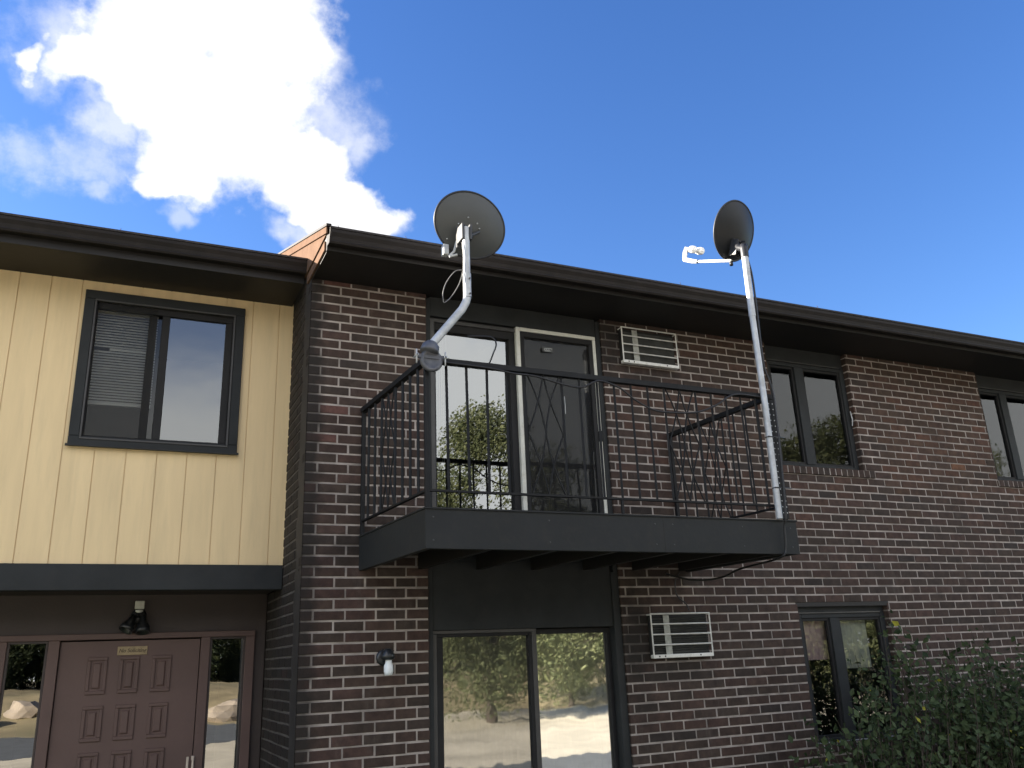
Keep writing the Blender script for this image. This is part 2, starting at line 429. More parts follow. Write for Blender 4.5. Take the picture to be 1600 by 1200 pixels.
# dark run-off stain painted down the pillar's outer corner (thin sheet, its own shape)
st = MB(); rs = random.Random(3)
zz = GZ; edge = []
while zz < 4.25:
    edge.append((zz, .055 + rs.uniform(-.012, .014), .19 + rs.uniform(-.025, .03))); zz += .067
v = []; f = []
for z, fx, sy in edge:
    v += [(LEFT - .0025, sy, z), (LEFT - .0025, .0, z), (LEFT - .0025 + .0005, -.0025, z)]
for i in range(len(edge) - 1):
    for k in range(2): f.append((3 * i + k, 3 * i + k + 1, 3 * i + 4 + k, 3 * i + 3 + k))
st.add(v, f)
tag(st.build('corner_stain', pm('corner_stain', (.024, .021, .020), .7, .3, 8, .4, 40), wall), 'dark run-off stain down the outer corner')

# ------------------------------------------------------------------ siding wall, beam, recess
SY = .685
sd = MB()
gro = [-4.47 + .1955 * k for k in range(30)]
gro = [-2.508 + .1945 * k for k in range(-18, 9)]           # groove positions
gro = [x for x in gro if x < LEFT - .03]
edges = [-6.0] + gro + [LEFT + .01]
WX0, WX1, WZ0, WZ1 = -2.235, -1.255, 3.095, 4.155           # rough opening of the siding window
for a, b in zip(edges[:-1], edges[1:]):
    g = .0028
    for p, q in cut((a + g, b - g), []):
        parts = [(p, q, 2.27, 4.32)]
        if q > WX0 and p < WX1:
            parts = [(p, q, 2.27, WZ0), (p, q, WZ1, 4.32)]
            if p < WX0: parts.append((p, WX0, WZ0, WZ1))
            if q > WX1: parts.append((WX1, q, WZ0, WZ1))
        for x0, x1, z0, z1 in parts: sd.box(x0, x1, SY, SY + .02, z0, z1)
for x0, x1, z0, z1 in ((-6, WX0, 2.27, 4.32), (WX1, LEFT + .01, 2.27, 4.32), (WX0, WX1, 2.27, WZ0), (WX0, WX1, WZ1, 4.32)):
    sd.box(x0, x1, SY + .008, SY + .05, z0, z1)
for x in gro:
    for z in (2.36, 2.78, 4.20):
        for d in (.022,):
            if WX0 - .05 < x + d < WX1 + .05 and WZ0 - .05 < z < WZ1 + .1: continue
            sd.lathe([(.0001, .0012), (.0032, .001), (.0036, 0)], (x + d, SY, z), (0, -1, 0), 7)
sd.build('siding_wall', M['siding'], B)
bm_ = MB(); bm_.box(-6, LEFT - .002, SY - .035, SY + .06, 2.128, 2.295, .004); bm_.build('lintel_beam', M['trim'], B)
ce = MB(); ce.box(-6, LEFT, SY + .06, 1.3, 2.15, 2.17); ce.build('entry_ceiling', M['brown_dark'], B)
RY = 1.27
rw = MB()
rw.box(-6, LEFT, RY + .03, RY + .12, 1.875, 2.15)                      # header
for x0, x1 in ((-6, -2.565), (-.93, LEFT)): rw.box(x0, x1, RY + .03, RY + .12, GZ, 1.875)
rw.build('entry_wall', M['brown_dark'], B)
tr = MB()
tr.box(-2.60, -.925, RY - .005, RY + .06, 1.845, 1.885, .003)
for x0, x1 in ((-2.585, -2.53), (-2.285, -2.215), (-1.302, -1.238), (-.99, -.925)): tr.box(x0, x1, RY, RY + .07, GZ, 1.845, .003)
tr.build('door_casing', M['brown'], B)

# front door with raised panels
dr = MB(); DX0, DX1 = -2.209, -1.308; dy = RY + .025
dr.box(DX0, DX1, dy, dy + .045, GZ + .05, 1.835)
for c0 in (-2.034, -1.83, -1.62):
    for z1 in (1.73, 1.412, 1.118, .80, .45):
        z0 = z1 - (.245 if z1 > 1.5 else .228); x0, x1 = c0, c0 + .128
        w = .024
        # moulded frame standing proud, a sunk field and a raised centre
        for a in ((x0, x1, z1 - w, z1), (x0, x1, z0, z0 + w), (x0, x0 + w, z0 + w, z1 - w), (x1 - w, x1, z0 + w, z1 - w)):
            dr.box(a[0], a[1], dy - .012, dy, a[2], a[3], .004)
        i0 = w + .012; bx = (x0 + i0, x1 - i0, z0 + i0, z1 - i0); k = .010
        fr = [(bx[0], bx[2]), (bx[1], bx[2]), (bx[1], bx[3]), (bx[0], bx[3])]
        inn = [(bx[0] + k, bx[2] + k), (bx[1] - k, bx[2] + k), (bx[1] - k, bx[3] - k), (bx[0] + k, bx[3] - k)]
        dr.add([(x, dy - .001, z) for x, z in fr] + [(x, dy - .010, z) for x, z in inn], [(4, 5, 6, 7)] + [(i, (i + 1) % 4, 4 + (i + 1) % 4, 4 + i) for i in range(4)])
fd = dr.build('front_door', M['brown'], B)
hd = MB()
hd.box(-1.345, -1.328, dy - .010, dy, .75, 1.045, .003)
hd.tube([(-1.303, dy - .03, .78), (-1.303, dy - .034, .9), (-1.303, dy - .03, 1.046)], .009, 10)
hd.box(-1.314, -1.292, dy - .03, dy, 1.02, 1.05, .002)
tag(hd.build('door_handle', M['handle'], fd), 'worn pull handle and latch plate')

def pane(x0, x1, y, z0, z1, mat, par, name='pane'):
    m = MB(); m.quad((x0, y, z0), (x1, y, z0), (x1, y, z1), (x0, y, z1)); return m.build(name, mat, par)
def frame_mb(x0, x1, z0, z1, w, y0, y1, mb=None, bev=.002, wt=None, wb=None):
    mb = mb or MB(); wt = wt or w; wb = wb or w
    mb.box(x0, x1, y0, y1, z1 - wt, z1, bev); mb.box(x0, x1, y0, y1, z0, z0 + wb, bev)
    mb.box(x0, x0 + w, y0, y1, z0 + wb, z1 - wt, bev); mb.box(x1 - w, x1, y0, y1, z0 + wb, z1 - wt, bev); return mb
def room(x0, x1, y0, y1, z0, z1, par, mat='dark_room'):
    m = MB()
    m.quad((x0, y1, z0), (x1, y1, z0), (x1, y1, z1), (x0, y1, z1))
    m.quad((x0, y0, z0), (x0, y1, z0), (x0, y1, z1), (x0, y0, z1)); m.quad((x1, y0, z0), (x1, y1, z0), (x1, y1, z1), (x1, y0, z1))
    m.quad((x0, y0, z0), (x1, y0, z0), (x1, y1, z0), (x0, y1, z0)); m.quad((x0, y0, z1), (x1, y0, z1), (x1, y1, z1), (x0, y1, z1))
    return m.build('dark_interior', M[mat], par)

# sidelights
for x0, x1 in ((-2.53, -2.285), (-1.238, -.99)):
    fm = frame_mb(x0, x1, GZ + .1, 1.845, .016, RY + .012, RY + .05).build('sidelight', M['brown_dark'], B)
    pane(x0 + .01, x1 - .01, RY + .03, GZ + .1, 1.84, M['glass_strong'], fm)
    room(x0, x1, RY + .06, RY + 1.6, GZ, 1.9, fm)

# upper window in the siding
w1 = frame_mb(-2.288, -1.206, 3.073, 4.199, .066, SY - .028, SY + .005, bev=.004)
w1.box(-2.30, -1.196, SY - .045, SY - .02, 3.066, 3.079)
w1 = w1.build('slider_window', M['trim'], B)
fr = frame_mb(-2.222, -1.272, 3.117, 4.133, .013, SY - .034, SY - .006)
tag(fr.build('storm_frame', M['bronze_light'], w1), 'thin grey storm frame')
f2 = MB()
f2.box(-2.21, -1.284, SY + .0, SY + .035, 4.075, 4.122); f2.box(-2.21, -1.284, SY + .0, SY + .035, 3.128, 3.152)
f2.box(-2.21, -2.198, SY, SY + .035, 3.152, 4.075)
f2.box(-1.862, -1.808, SY + .03, SY + .055, 3.152, 4.075, .003); f2.box(-1.775, -1.722, SY + .002, SY + .03, 3.152, 4.075, .003)
f2.box(-1.335, -1.284, SY + .0, SY + .035, 3.152, 4.075, .003)
f2.build('sash', M['bronze'], w1)
pane(-1.74, -1.31, SY + .018, 3.14, 4.085, M['glass'], w1)
pane(-2.21, -1.76, SY + .045, 3.14, 4.085, M['glass_soft'], w1)
sc = MB(); sc.quad((-2.205, SY - .003, 3.13), (-1.81, SY - .003, 3.13), (-1.81, SY - .003, 4.12), (-2.205, SY - .003, 4.12)); sc.build('insect_screen', M['screen'], w1)
bl = MB(); nsl = 33
for i in range(nsl):
    z = 3.42 + i * .0205
    if i == 19: bl.box(-2.10, -1.80, SY + .092, SY + .098, z - .008, z + .008); continue
    bl.quad((-2.2, SY + .088, z - .0095), (-1.80, SY + .088, z - .0095), (-1.80, SY + .100, z + .0075), (-2.2, SY + .100, z + .0075))
bl.box(-2.2, -1.80, SY + .082, SY + .105, 3.395, 3.412); bl.box(-2.2, -1.8, SY + .08, SY + .11, 4.085, 4.12)
tag(bl.build('blind', M['blind'], w1), 'half lowered grey slatted blind with one missing slat end')
room(-2.3, -1.2, SY + .055, 3.0, 3.0, 4.2, w1)

# ---------------------------------------------------------------- bay with the glazed doors
def bay_part(name, mat, boxes, bev=.003):
    m = MB()
    for b in boxes: m.box(*b, bev)
    return m.build(name, M[mat], B)
bay_part('bay_jamb', 'trim', [(0.0, .036, .018, .14, GZ, 4.20)])
bay_part('bay_jamb', 'trim', [(1.452, 1.492, .018, .14, 2.19, 4.20), (1.43, 1.492, .018, .14, GZ, 2.19)])
bay_part('bay_panel', 'trim', [(.036, 1.43, .03, .06, 1.803, 2.26), (.036, 1.452, .03, .07, 2.26, 2.42)])
bay_part('head_panel', 'trim', [(.036, 1.452, .025, .06, 4.062, 4.215)])

# lower sliding door
sdm = frame_mb(.036, .806, GZ, 1.803, .034, .045, .085, wt=.022)
ld = sdm.build('sliding_door', M['bronze_light'], B)
q = frame_mb(.070, .800, GZ, 1.781, .046, .055, .088, wt=.022)
q.box(.748, .79, .05, .09, GZ, 1.77, .003)
q2 = frame_mb(.79, 1.43, GZ, 1.80, .028, .09, .13, wt=.036); q.v, q.f, q.smooth, q.tint = q.v, q.f, q.smooth, q.tint
q.add(q2.v, q2.f)
q.build('sash', M['bronze'], ld)
pane(.11, .755, .075, GZ, 1.765, M['glass_mirror'], ld)
pane(.81, 1.41, .108, GZ, 1.77, M['glass_mirror'], ld)
sc = MB(); sc.quad((.112, .06, GZ), (.750, .06, GZ), (.750, .06, 1.762), (.112, .06, 1.762)); sc.build('insect_screen', M['screen'], ld)
vb = MB()
for x0, x1 in ((.11, .78), (.80, 1.42)):
    nfo = 26
    for i in range(nfo):
        xa, xb = x0 + (x1 - x0) * i / nfo, x0 + (x1 - x0) * (i + 1) / nfo
        vb.quad((xa, .165 + .012 * (i % 2), GZ), (xb, .165 + .012 * ((i + 1) % 2), GZ), (xb, .165 + .012 * ((i + 1) % 2), 1.78), (xa, .165 + .012 * (i % 2), 1.78))
tag(vb.build('sheer_curtain', M['sheer'], ld), 'pale sheer curtain behind the glass')
vb = MB()
for i in range(5):
    x = 1.27 + i * .024; vb.quad((x, .20, GZ), (x + .03, .22, GZ), (x + .03, .22, 1.77), (x, .20, 1.77))
vb.build('vertical_blind', M['curtain'], ld)
room(.03, 1.44, .14, 3.5, GZ, 1.85, ld)

# upper fixed pane
up = frame_mb(.038, .738, 2.42, 4.06, .05, .05, .11, wt=.10, wb=.06)
tag(up, None) if False else None
up = up.build('fixed_window', M['bronze'], B)
sl = MB(); sl.box(.036, .738, .035, .06, 4.02, 4.045); sl.box(.038, .074, .03, .05, 2.42, 4.03, .003)
tag(sl.build('frame_trim', M['bronze_light'], up), 'weathered grey frame edge')
pane(.085, .692, .085, 2.47, 3.965, M['glass_strong'], up)
vb = MB(); rv = random.Random(5)
for i in range(9):
    x = .09 + i * .0145 + rv.uniform(0, .004); d = rv.uniform(.012, .03)
    vb.quad((x, .15, 2.45), (x + .008, .15 + d, 2.45), (x + .008, .15 + d, 3.95), (x, .15, 3.95))
tag(vb.build('vertical_blind', M['white_frame'], up), 'stack of white vertical blind slats')
room(.03, .74, .14, 3.5, 2.42, 4.1, up)

# white framed storm door
sdo = MB()
sdo.box(.740, .773, .02, .06, 2.42, 4.062, .003); sdo.box(.773, 1.447, .02, .06, 4.032, 4.062, .003)
sdo.box(1.421, 1.447, .02, .06, 3.275, 4.032, .003); sdo.box(1.421, 1.447, .02, .06, 2.42, 3.19, .003)
wd = sdo.build('storm_door', M['white_frame'], B)
df = frame_mb(.773, 1.421, 2.42, 4.032, .036, .028, .062, wt=.042)
df.box(1.421, 1.449, .012, .062, 3.192, 3.272, .003)
df.build('door_leaf', M['bronze'], wd)
pane(.80, 1.39, .045, 2.45, 3.995, M['glass_soft'], wd)
sc = MB(); sc.quad((.80, .036, 2.45), (1.39, .036, 2.45), (1.39, .036, 3.995), (.80, .036, 3.995)); sc.build('insect_screen', M['screen'], wd)
room(.745, 1.44, .14, 3.5, 2.42, 4.1, wd, 'black')
idoor = MB(); idoor.box(.78, 1.42, .12, .139, 2.42, 4.05); idoor.build('inner_door', M['black'], wd)
hh = MB(); hh.tube([(1.135, .026, 3.53), (1.134, .02, 3.46), (1.136, .026, 3.39)], .0028, 8); hh.build('pull_bar', M['galv'], wd)
# a small pale maker's badge near the top of the leaf: a ring and strokes too blurred to read
bd = MB()
for cx, rr in ((.992, .009), (1.012, .010), (1.035, .012)):
    pts = [(cx + rr * 1.1 * math.cos(a), .0262, 3.905 + rr * math.sin(a)) for a in [i * math.pi / 6 for i in range(11)]]
    bd.tube(pts, .0026, 6)
bd.tube([(.985, .0262, 3.888), (1.03, .0262, 3.892)], .002, 6)
bd.build('badge', M['galv'], wd)
bp = MB(); bp.box(.965, 1.06, .027, .0275, 3.885, 3.925); bp.build('badge_plate', M['louver'], wd)

# ---------------------------------------------------------------- windows in the brick
def casement(x0, x1, z0, z1, top, strong, extra=None, gl='glass_soft'):
    """paired casement with a wide mullion, dark head panel and a rowlock brick sill"""
    fm = MB()
    fm.box(x0 + .004, x1 - .004, .05, .10, top, z1 - .004, .003)                # head panel
    fm.box(x0 + .004, x0 + .062, .045, .11, z0 + .07, top, .003); fm.box(x1 - .058, x1 - .004, .045, .11, z0 + .07, top, .003)
    fm.box(x0 + .062, x1 - .058, .045, .11, z0 + .07, z0 + .098, .003); fm.box(x0 + .062, x1 - .058, .045, .11, top - .035, top, .003)
    c = (x0 + x1) / 2 - .085; fm.box(c - .05, c + .05, .04, .11, z0 + .098, top - .035, .003)
    fm = fm.build('casement_window', M['trim'], B)
    sf = frame_mb(x0 + .062, c - .05, z0 + .098, top - .035, .022, .055, .09)
    q = frame_mb(c + .05, x1 - .058, z0 + .098, top - .035, .022, .055, .09); sf.add(q.v, q.f)
    sf.build('sash', M['bronze'], fm)
    hl = MB(); hl.box(x0 + .03, x1 - .06, .036, .05, top + .002, top + .012); hl.build('drip_strip', M['bronze_light'], fm)
    pane(x0 + .08, c - .06, .075, z0 + .1, top - .04, M[gl], fm)
    pane(c + .06, x1 - .07, .075, z0 + .1, top - .04, M[gl], fm)
    room(x0, x1, .125, 2.6, z0, z1, fm)
    s = MB(); r = random.Random(int(x0 * 100)); x = x0 - .0; 
    while x < x1 + .10:
        add_brick(s, lambda u, d, z: (u, -.014 + d + (0 if z < z0 + .04 else 0), z), x, x + .0555, z0 - .0, z0 + .066, brick_tint(2., 1., r), r, .13)
        x += .0677
    sl = s.build('brick_sill', M['brick'], fm)
    mm = MB(); mm.box(x0 - .003, x1 + .10, -.0105, .1, z0 + .003, z0 + .062); mm.build('sill_mortar', M['mortar'], fm)
    return fm, c
wu, _ = casement(3.19, 4.148, 3.03, 4.25, 4.07, True)
casement(5.926, 6.92, 3.03, 4.25, 4.07, True)
hk = MB(); hk.tube([(4.128, .03, 3.52), (4.130, .018, 3.58), (4.13, .03, 3.66)], .005, 8); hk.build('latch', M['galv'], wu)
wl, c = casement(3.16, 4.15, .815, 1.925, 1.862, True, gl='glass')
ss = MB(); ss.box(3.17, 4.10, .02, .07, .872, .886); tag(ss.build('metal_sill', M['galv'], wl), 'thin grey metal sill strip')
pk = MB()
for i in range(10):
    x = 3.23 + i * .031; z = 1.50; pk.quad((x, .125 + .008 * (i % 2), z), (x + .031, .125 + .008 * ((i + 1) % 2), z), (x + .031, .125 + .008 * ((i + 1) % 2), 1.84), (x, .125 + .008 * (i % 2), 1.84))
tag(pk.build('pink_curtain', M['pink'], wl), 'short pink curtain')
pk = MB()
for i in range(12):
    x = 3.63 + i * .03; pk.quad((x, .125 + .014 * (i % 2), 1.42), (x + .03, .125 + .014 * ((i + 1) % 2), 1.42), (x + .03, .125 + .014 * ((i + 1) % 2), 1.84), (x, .125 + .014 * (i % 2), 1.84))
pk.build('pale_curtain', M['curtain'], wl)
casement(5.93, 6.92, .815, 1.925, 1.862, True)
for a, b in ((3.16, 4.15), (5.93, 6.92)):
    li = MB(); li.box(a - .02, b + .02, .0028, .125, 1.918, 1.955); li.build('head_shade_bar', M['soffit'], B)  # dark bar stands in for shade under the brick head, covers pale mortar

# ---------------------------------------------------------------- roofs
def roof_side(x0, x1, yf, zs, yw, ridge_y, slope, gut_top):
    """one eave: soffit, fascia, gutter and the roof slope behind it"""
    ze = gut_top + .004
    r = MB(); th = .045
    zr = ze + slope * (ridge_y - yf + .10)
    prof = [(yf - .115, ze), (yf - .115, ze + .014), (ridge_y, zr + .05), (ridge_y * 2 - yf, ze + .02), (ridge_y * 2 - yf, ze - .03), (ridge_y, zr), (yf, ze - .004)]
    r.prism_x(prof, x0, x1)
    ro = r.build('roof', M['shingle'], B)
    s = MB(); s.box(x0, x1, yf, yw + .06, zs, zs + .012); so = s.build('soffit', M['soffit'], ro)
    f = MB(); f.box(x0, x1, yf - .02, yf, zs - .012, ze - .006, .002); f.build('fascia', M['soffit'], ro)
    zb = gut_top - .09
    g = MB()
    prof = [(yf - .022, zb + .004), (yf - .085, zb), (yf - .092, zb + .012), (yf - .088, zb + .022), (yf - .094, zb + .045), (yf - .108, zb + .07), (yf - .110, gut_top),
            (yf - .102, gut_top), (yf - .100, zb + .074), (yf - .080, zb + .02), (yf - .026, zb + .02), (yf - .026, gut_top - .002), (yf - .022, gut_top - .002)]
    g.prism_x(prof, x0 + .012, x1)
    gu = g.build('gutter', M['gutter'], ro)
    for xs_ in ((1.62, 4.68, 7.7) if x0 > -2 else (-2.45,)):
        sm = MB(); c0, c1 = yf - .066, gut_top - .05
        sm.prism_x([(c0 + (a - c0) * 1.035, c1 + (b - c1) * 1.035) for a, b in prof[:7]] + [(yf - .09, gut_top - .004), (yf - .06, zb + .03)], xs_, xs_ + .028); sm.build('gutter_joint', M['gutter'], ro)
    return ro, gu
SL = .364
rr, rg = roof_side(-.85, XR + .4, -.465, 4.215, 0., 4.6, SL, 4.318)
rl, lg = roof_side(-6.2, -.857, .235, 4.275, SY, 5.0, SL, 4.408)
ec = MB(); ec.prism_x([(-.487, 4.232), (-.55, 4.229), (-.575, 4.30), (-.577, 4.319), (-.487, 4.319)], -.850, -.836); ec.build('gutter_end_cap', M['gutter'], rr)
# gable end of the right hand roof: boxed eave side, dark gap, wedge and rake board
gb = MB(); X0 = -.862
gb.prism_x([(-.463, 4.212), (-.463, 4.276), (.10, 4.276), (.10, 4.212)], X0, -.85)
zt = lambda y: 4.345 + SL * (y + .55)
gb.prism_x([(-.49, 4.318), (4.6, 4.318), (4.6, zt(4.6) - .06), (-.49, zt(-.49) - .03)], X0 + .004, -.845)
gb.prism_x([(-.545, zt(-.545) - .052), (4.6, zt(4.6) - .085), (4.6, zt(4.6)), (-.545, zt(-.545) - .006)], X0 - .008, X0 + .003)
tag(gb.build('gable_board', M['rake'], rr), 'sunlit tan brown gable end boards')
de = MB(); de.prism_x([(-.585, zt(-.585) - .004), (4.6, zt(4.6) + .001), (4.6, zt(4.6) + .02), (-.585, zt(-.585) + .014)], X0 - .016, -.845); de.build('drip_edge', M['gutter'], rr)
gp = MB(); gp.box(-.846, -.842, -.46, 4.6, 4.20, 4.34); gp.build('gap_board', M['soffit'], rr)
tw = MB(); rt = random.Random(4)                                            # debris caught in the gutter
for x in (-.80, -.34, .12, .15, 1.9, 3.3): tw.tube([(x, -.565, 4.31), (x + .006, -.57, 4.34 + rt.uniform(0, .02)), (x - .004, -.572, 4.352 + rt.uniform(0, .02))], .0018, 5)
build_each(tw, 'twig', M['bark'], rr)
tw = MB()
for x in (-1.06, -1.02, -1.2, -2.1, -.98): tw.tube([(x, .135, 4.40), (x + .004, .13, 4.425 + rt.uniform(0, .02))], .002, 5)
build_each(tw, 'twig', M['bark'], rl)
# closing walls so that the block is solid from every side
ew = MB(); ew.box(-6, XR, 8.9, 9.0, GZ, 4.3); ew.box(XR, XR + .1, .0, 9., GZ, 4.3); ew.box(-6.1, -6., SY, 9., GZ, 4.3)
ew.prism_x([(0.1, 4.3), (9, 4.3), (4.6, 5.9)], XR - .05, XR); ew.prism_x([(.8, 4.3), (9, 4.3), (5, 5.8)], -6.05, -6.0)
ew.box(-5.99, -.70, 2.0, 2.05, 2.2, 4.3)
ew.build('rear_wall', M['brown_dark'], B)

# ---------------------------------------------------------------- balcony
BY = -1.13
sk = lambda x, y: x - .072 * (1 + y / 1.13)
bf = MB()
def skbox(mb, x0, x1, y0, y1, z0, z1, bev=.0):
    v = [(sk(x, y), y, z) for z in (z0, z1) for y in (y0, y1) for x in (x0, x1)]
    mb.add(v, [(0, 2, 3, 1), (4, 5, 7, 6), (0, 1, 5, 4), (2, 6, 7, 3), (0, 4, 6, 2), (1, 3, 7, 5)])
skbox(bf, -.405, 2.205, BY, BY + .04, 2.19, 2.404)
skbox(bf, -.405, -.365, BY + .041, .0, 2.19, 2.404); skbox(bf, 2.165, 2.205, BY + .041, .0, 2.19, 2.404)
bal = bf.build('balcony', M['balcony'], B)
sj = MB(); skbox(sj, 1.142, 1.1445, BY - .0012, BY + .001, 2.192, 2.402); sj.build('board_joint', M['soffit'], bal)
sc_h = MB()
for x in (-.36, .35, 1.08, 1.21, 1.75, 2.15):
    for z in (2.235, 2.36): sc_h.lathe([(.0001, .002), (.005, .0016), (.0055, 0)], (x, BY, z), (0, -1, 0), 8)
build_each(sc_h, 'screw', M['galv'] if False else M['bronze_light'], bal)
dk = MB()
skbox(dk, -.412, 2.212, BY - .008, .0, 2.405, 2.414)
skbox(dk, -.36, 2.16, BY + .045, .0, 2.36, 2.3745); dk.build('deck', M['balcony'], bal)
jo = MB()
for k in range(6): x = .0 + k * .42; skbox(jo, x, x + .04, BY + .042, 0, 2.2, 2.36)
build_each(jo, 'joist', M['soffit'], bal)
RT, RB = 3.29, 2.515
tr_ = MB(); yb = BY + .012
def rail(mb, x0, y0, x1, y1, z0, z1, w):
    d = Vector((x1 - x0, y1 - y0, 0)).normalized(); n = Vector((-d.y, d.x, 0)) * w / 2
    a, b = Vector((x0, y0, 0)), Vector((x1, y1, 0))
    v = [p + Vector((0, 0, z)) for z in (z0, z1) for p in (a - n, b - n, a + n, b + n)]
    mb.add(v, [(0, 2, 3, 1), (4, 5, 7, 6), (0, 1, 5, 4), (2, 6, 7, 3), (0, 4, 6, 2), (1, 3, 7, 5)])
PL, PR = -.39, 2.132
rail(tr_, PL - .02, yb, PR + .03, yb, RT - .032, RT, .04); tr_.build('top_rail', M['iron'], bal)
t2 = MB(); rail(t2, PL, yb + .021, sk(PL, 0), -.001, RT - .032, RT, .04); t2.build('top_rail', M['iron'], bal)
t2 = MB(); rail(t2, PR, yb + .021, sk(PR, 0), -.001, RT - .032, RT, .04); t2.build('top_rail', M['iron'], bal)
t2 = MB(); rail(t2, PL, yb, PR, yb, RB - .012, RB, .024); t2.build('bottom_rail', M['iron'], bal)
t2 = MB(); rail(t2, PL, yb + .013, sk(PL, 0), -.001, RB - .012, RB, .024); t2.build('bottom_rail', M['iron'], bal)
t2 = MB(); rail(t2, PR, yb + .013, sk(PR, 0), -.001, RB - .012, RB, .024); t2.build('bottom_rail', M['iron'], bal)
for x, y in ((PL, yb), (PR, yb), (sk(PL, 0), -.016), (sk(PR, 0), -.016), (.865, yb)):
    w = .013 if x != .865 else .008
    p = MB(); p.box(x - w, x + w, y - w, y + w, 2.414, RT - .032 if x != .865 else RB - .012, .002); p.build('post', M['iron'], bal)
rb = random.Random(2)
def baluster(x, y):
    m = MB(); j = rb.uniform(-.003, .003)
    m.bar((x + j, y, RB), (x - j, y, RT - .032), .0125); m.build('baluster', M['iron'], bal)
def scroll(p0, p1):
    """two-bay harlequin: bowed cross from the corners and a bowed diamond through the mid points"""
    (xa, ya), (xb, yb_) = p0, p1
    P = lambda u, t: Vector((xa + (xb - xa) * u, ya + (yb_ - ya) * u, RB + (RT - .032 - RB) * t))
    m = MB()
    def arc(a, b, bow):
        pts = []
        for i in range(9):
            t = i / 8; u = a[0] + (b[0] - a[0]) * t; v = a[1] + (b[1] - a[1]) * t
            pts.append(P(u + bow * math.sin(math.pi * t), v))
        m.tube(pts, .0052, 6)
    arc((.06, 1), (.5, .5), .07); arc((.94, 1), (.5, .5), -.07); arc((.5, .5), (.94, 0), -.07); arc((.5, .5), (.06, 0), .07)
    arc((.5, 1), (.97, .5), -.05); arc((.5, 1), (.03, .5), .05); arc((.03, .5), (.5, 0), .05); arc((.97, .5), (.5, 0), -.05)
    m.build('scroll_panel', M['iron'], bal)
n = 20; st_ = (PR - PL) / n
for k in range(1, n):
    if k in (6, 14): continue
    baluster(PL + st_ * k, yb)
scroll((PL + st_ * 5, yb), (PL + st_ * 7, yb)); scroll((PL + st_ * 13, yb), (PL + st_ * 15, yb))
for X in (PL, PR):
    for k in range(1, 9):
        y = yb + (1.118) * k / 9
        if k == 5: continue
        baluster(sk(X, y), y)
    y0, y1 = yb + 1.118 * 4 / 9, yb + 1.118 * 6 / 9
    scroll((sk(X, y0), y0), (sk(X, y1), y1))
# perforated angle strapped to the right front post
pa = MB(); pa.box(PR - .045, PR - .014, yb - .022, yb - .018, 2.42, RT - .04); pa.box(PR - .0135, PR + .016, yb - .0225, yb - .0185, 2.42, RT - .04)
sm_ = MB()
for k in range(20):
    z = 2.46 + k * .04
    for x in (PR - .03, PR + .003): sm_.lathe([(.0001, 0), (.0042, 0)], (x, yb - .0232, z), (0, 1, 0), 8)
nf = len(pa.f); pa.add(sm_.v, sm_.f); pao = pa.build('slotted_angle', [M['iron'], M['galv']], bal)
for f_i, pol in enumerate(pao.data.polygons):
    if f_i >= nf: pol.material_index = 1

# ================================================================== SATELLITE DISHES
def axis(az, el): return Vector((math.sin(RAD(az)) * math.cos(RAD(el)), math.cos(RAD(az)) * math.cos(RAD(el)), math.sin(RAD(el))))
def reflector(root, c, az, el, w, h, depth, roll, backmat):
    ax = axis(az, el); u = Vector((math.cos(RAD(az)), -math.sin(RAD(az)), 0)); v = u.cross(ax) * 1.0
    if v.z < 0: v = -v
    u, v = u * math.cos(RAD(roll)) + v * math.sin(RAD(roll)), v * math.cos(RAD(roll)) - u * math.sin(RAD(roll))
    c = Vector(c)
    def sheet(off, sc=1.):
        rings = []
        for i in range(11):
            r = i / 10
            rings.append([c + (u * math.cos(t) * w / 2 + v * math.sin(t) * h / 2) * r * sc + ax * (depth * (r * r - 1) + off) for t in [2 * math.pi * k / 56 for k in range(56)]])
        V = [p for rg in rings for p in rg]
        F = [(i * 56 + k, i * 56 + (k + 1) % 56, (i + 1) * 56 + (k + 1) % 56, (i + 1) * 56 + k) for i in range(10) for k in range(56)]
        return V, F
    b = MB(); b.add(*sheet(0), True); b.build('reflector_back', backmat, root)
    f_ = MB(); f_.add(*sheet(.004, .985), True); f_.build('reflector_face', M['dish_white'], root)
    r = MB()
    pts = [c + (u * math.cos(t) * w / 2 + v * math.sin(t) * h / 2) + ax * .002 for t in [2 * math.pi * k / 64 for k in range(65)]]
    r.tube(pts, .0075, 8, False); r.build('rim', M['rim'], root)
    return ax, u, v, c

# left dish on its clamp at the balcony corner
dl = empty('satellite_dish', (-.39, BY - .03, 3.29), 'grey oval satellite dish seen from behind on the bent mast at the left balcony corner', 'satellite dish', 'satellite dishes on the balcony')
pY = -1.165
mast = MB()
path = [(-.385, pY, 3.335)] + [(-.385 + .232 * t, pY, 3.335 + .297 * t) for t in (.5, .9)] + [(-.149, pY, 3.655), (-.140, pY, 3.69), (-.139, pY, 3.84)]
mast.tube(path, .0245, 16)
mast.build('mast', M['galv'], dl)
m2 = MB(); m2.tube([(-.139, pY, 3.80), (-.139, pY, 4.155)], .021, 16); m2.build('upper_mast', M['galv'], dl)
bo = MB()
for z in (3.80, 3.70): bo.lathe([(.0001, 0), (.006, 0), (.006, .008), (.0001, .009)], (-.134, pY - .0245, z), (0, -1, 0), 8)
bo.tube([(-.139 + .0255 * math.cos(t), pY + .0255 * math.sin(t), 3.682) for t in [i * math.pi / 6 for i in range(13)]], .002, 6)
build_each(bo, 'bolt', M['bracket'], dl)
cl = MB()                                                            # clamp: domed foot, flat plate, half-round shoe
cl.lathe([(.0001, .055), (.03, .052), (.05, .03), (.055, .0), (.055, -.012), (.0001, -.013)], (-.385, pY - .005, 3.315), (.25, 0, 1), 20)
cl.box(-.46, -.30, pY - .012, pY + .01, 3.262, 3.288, .003)
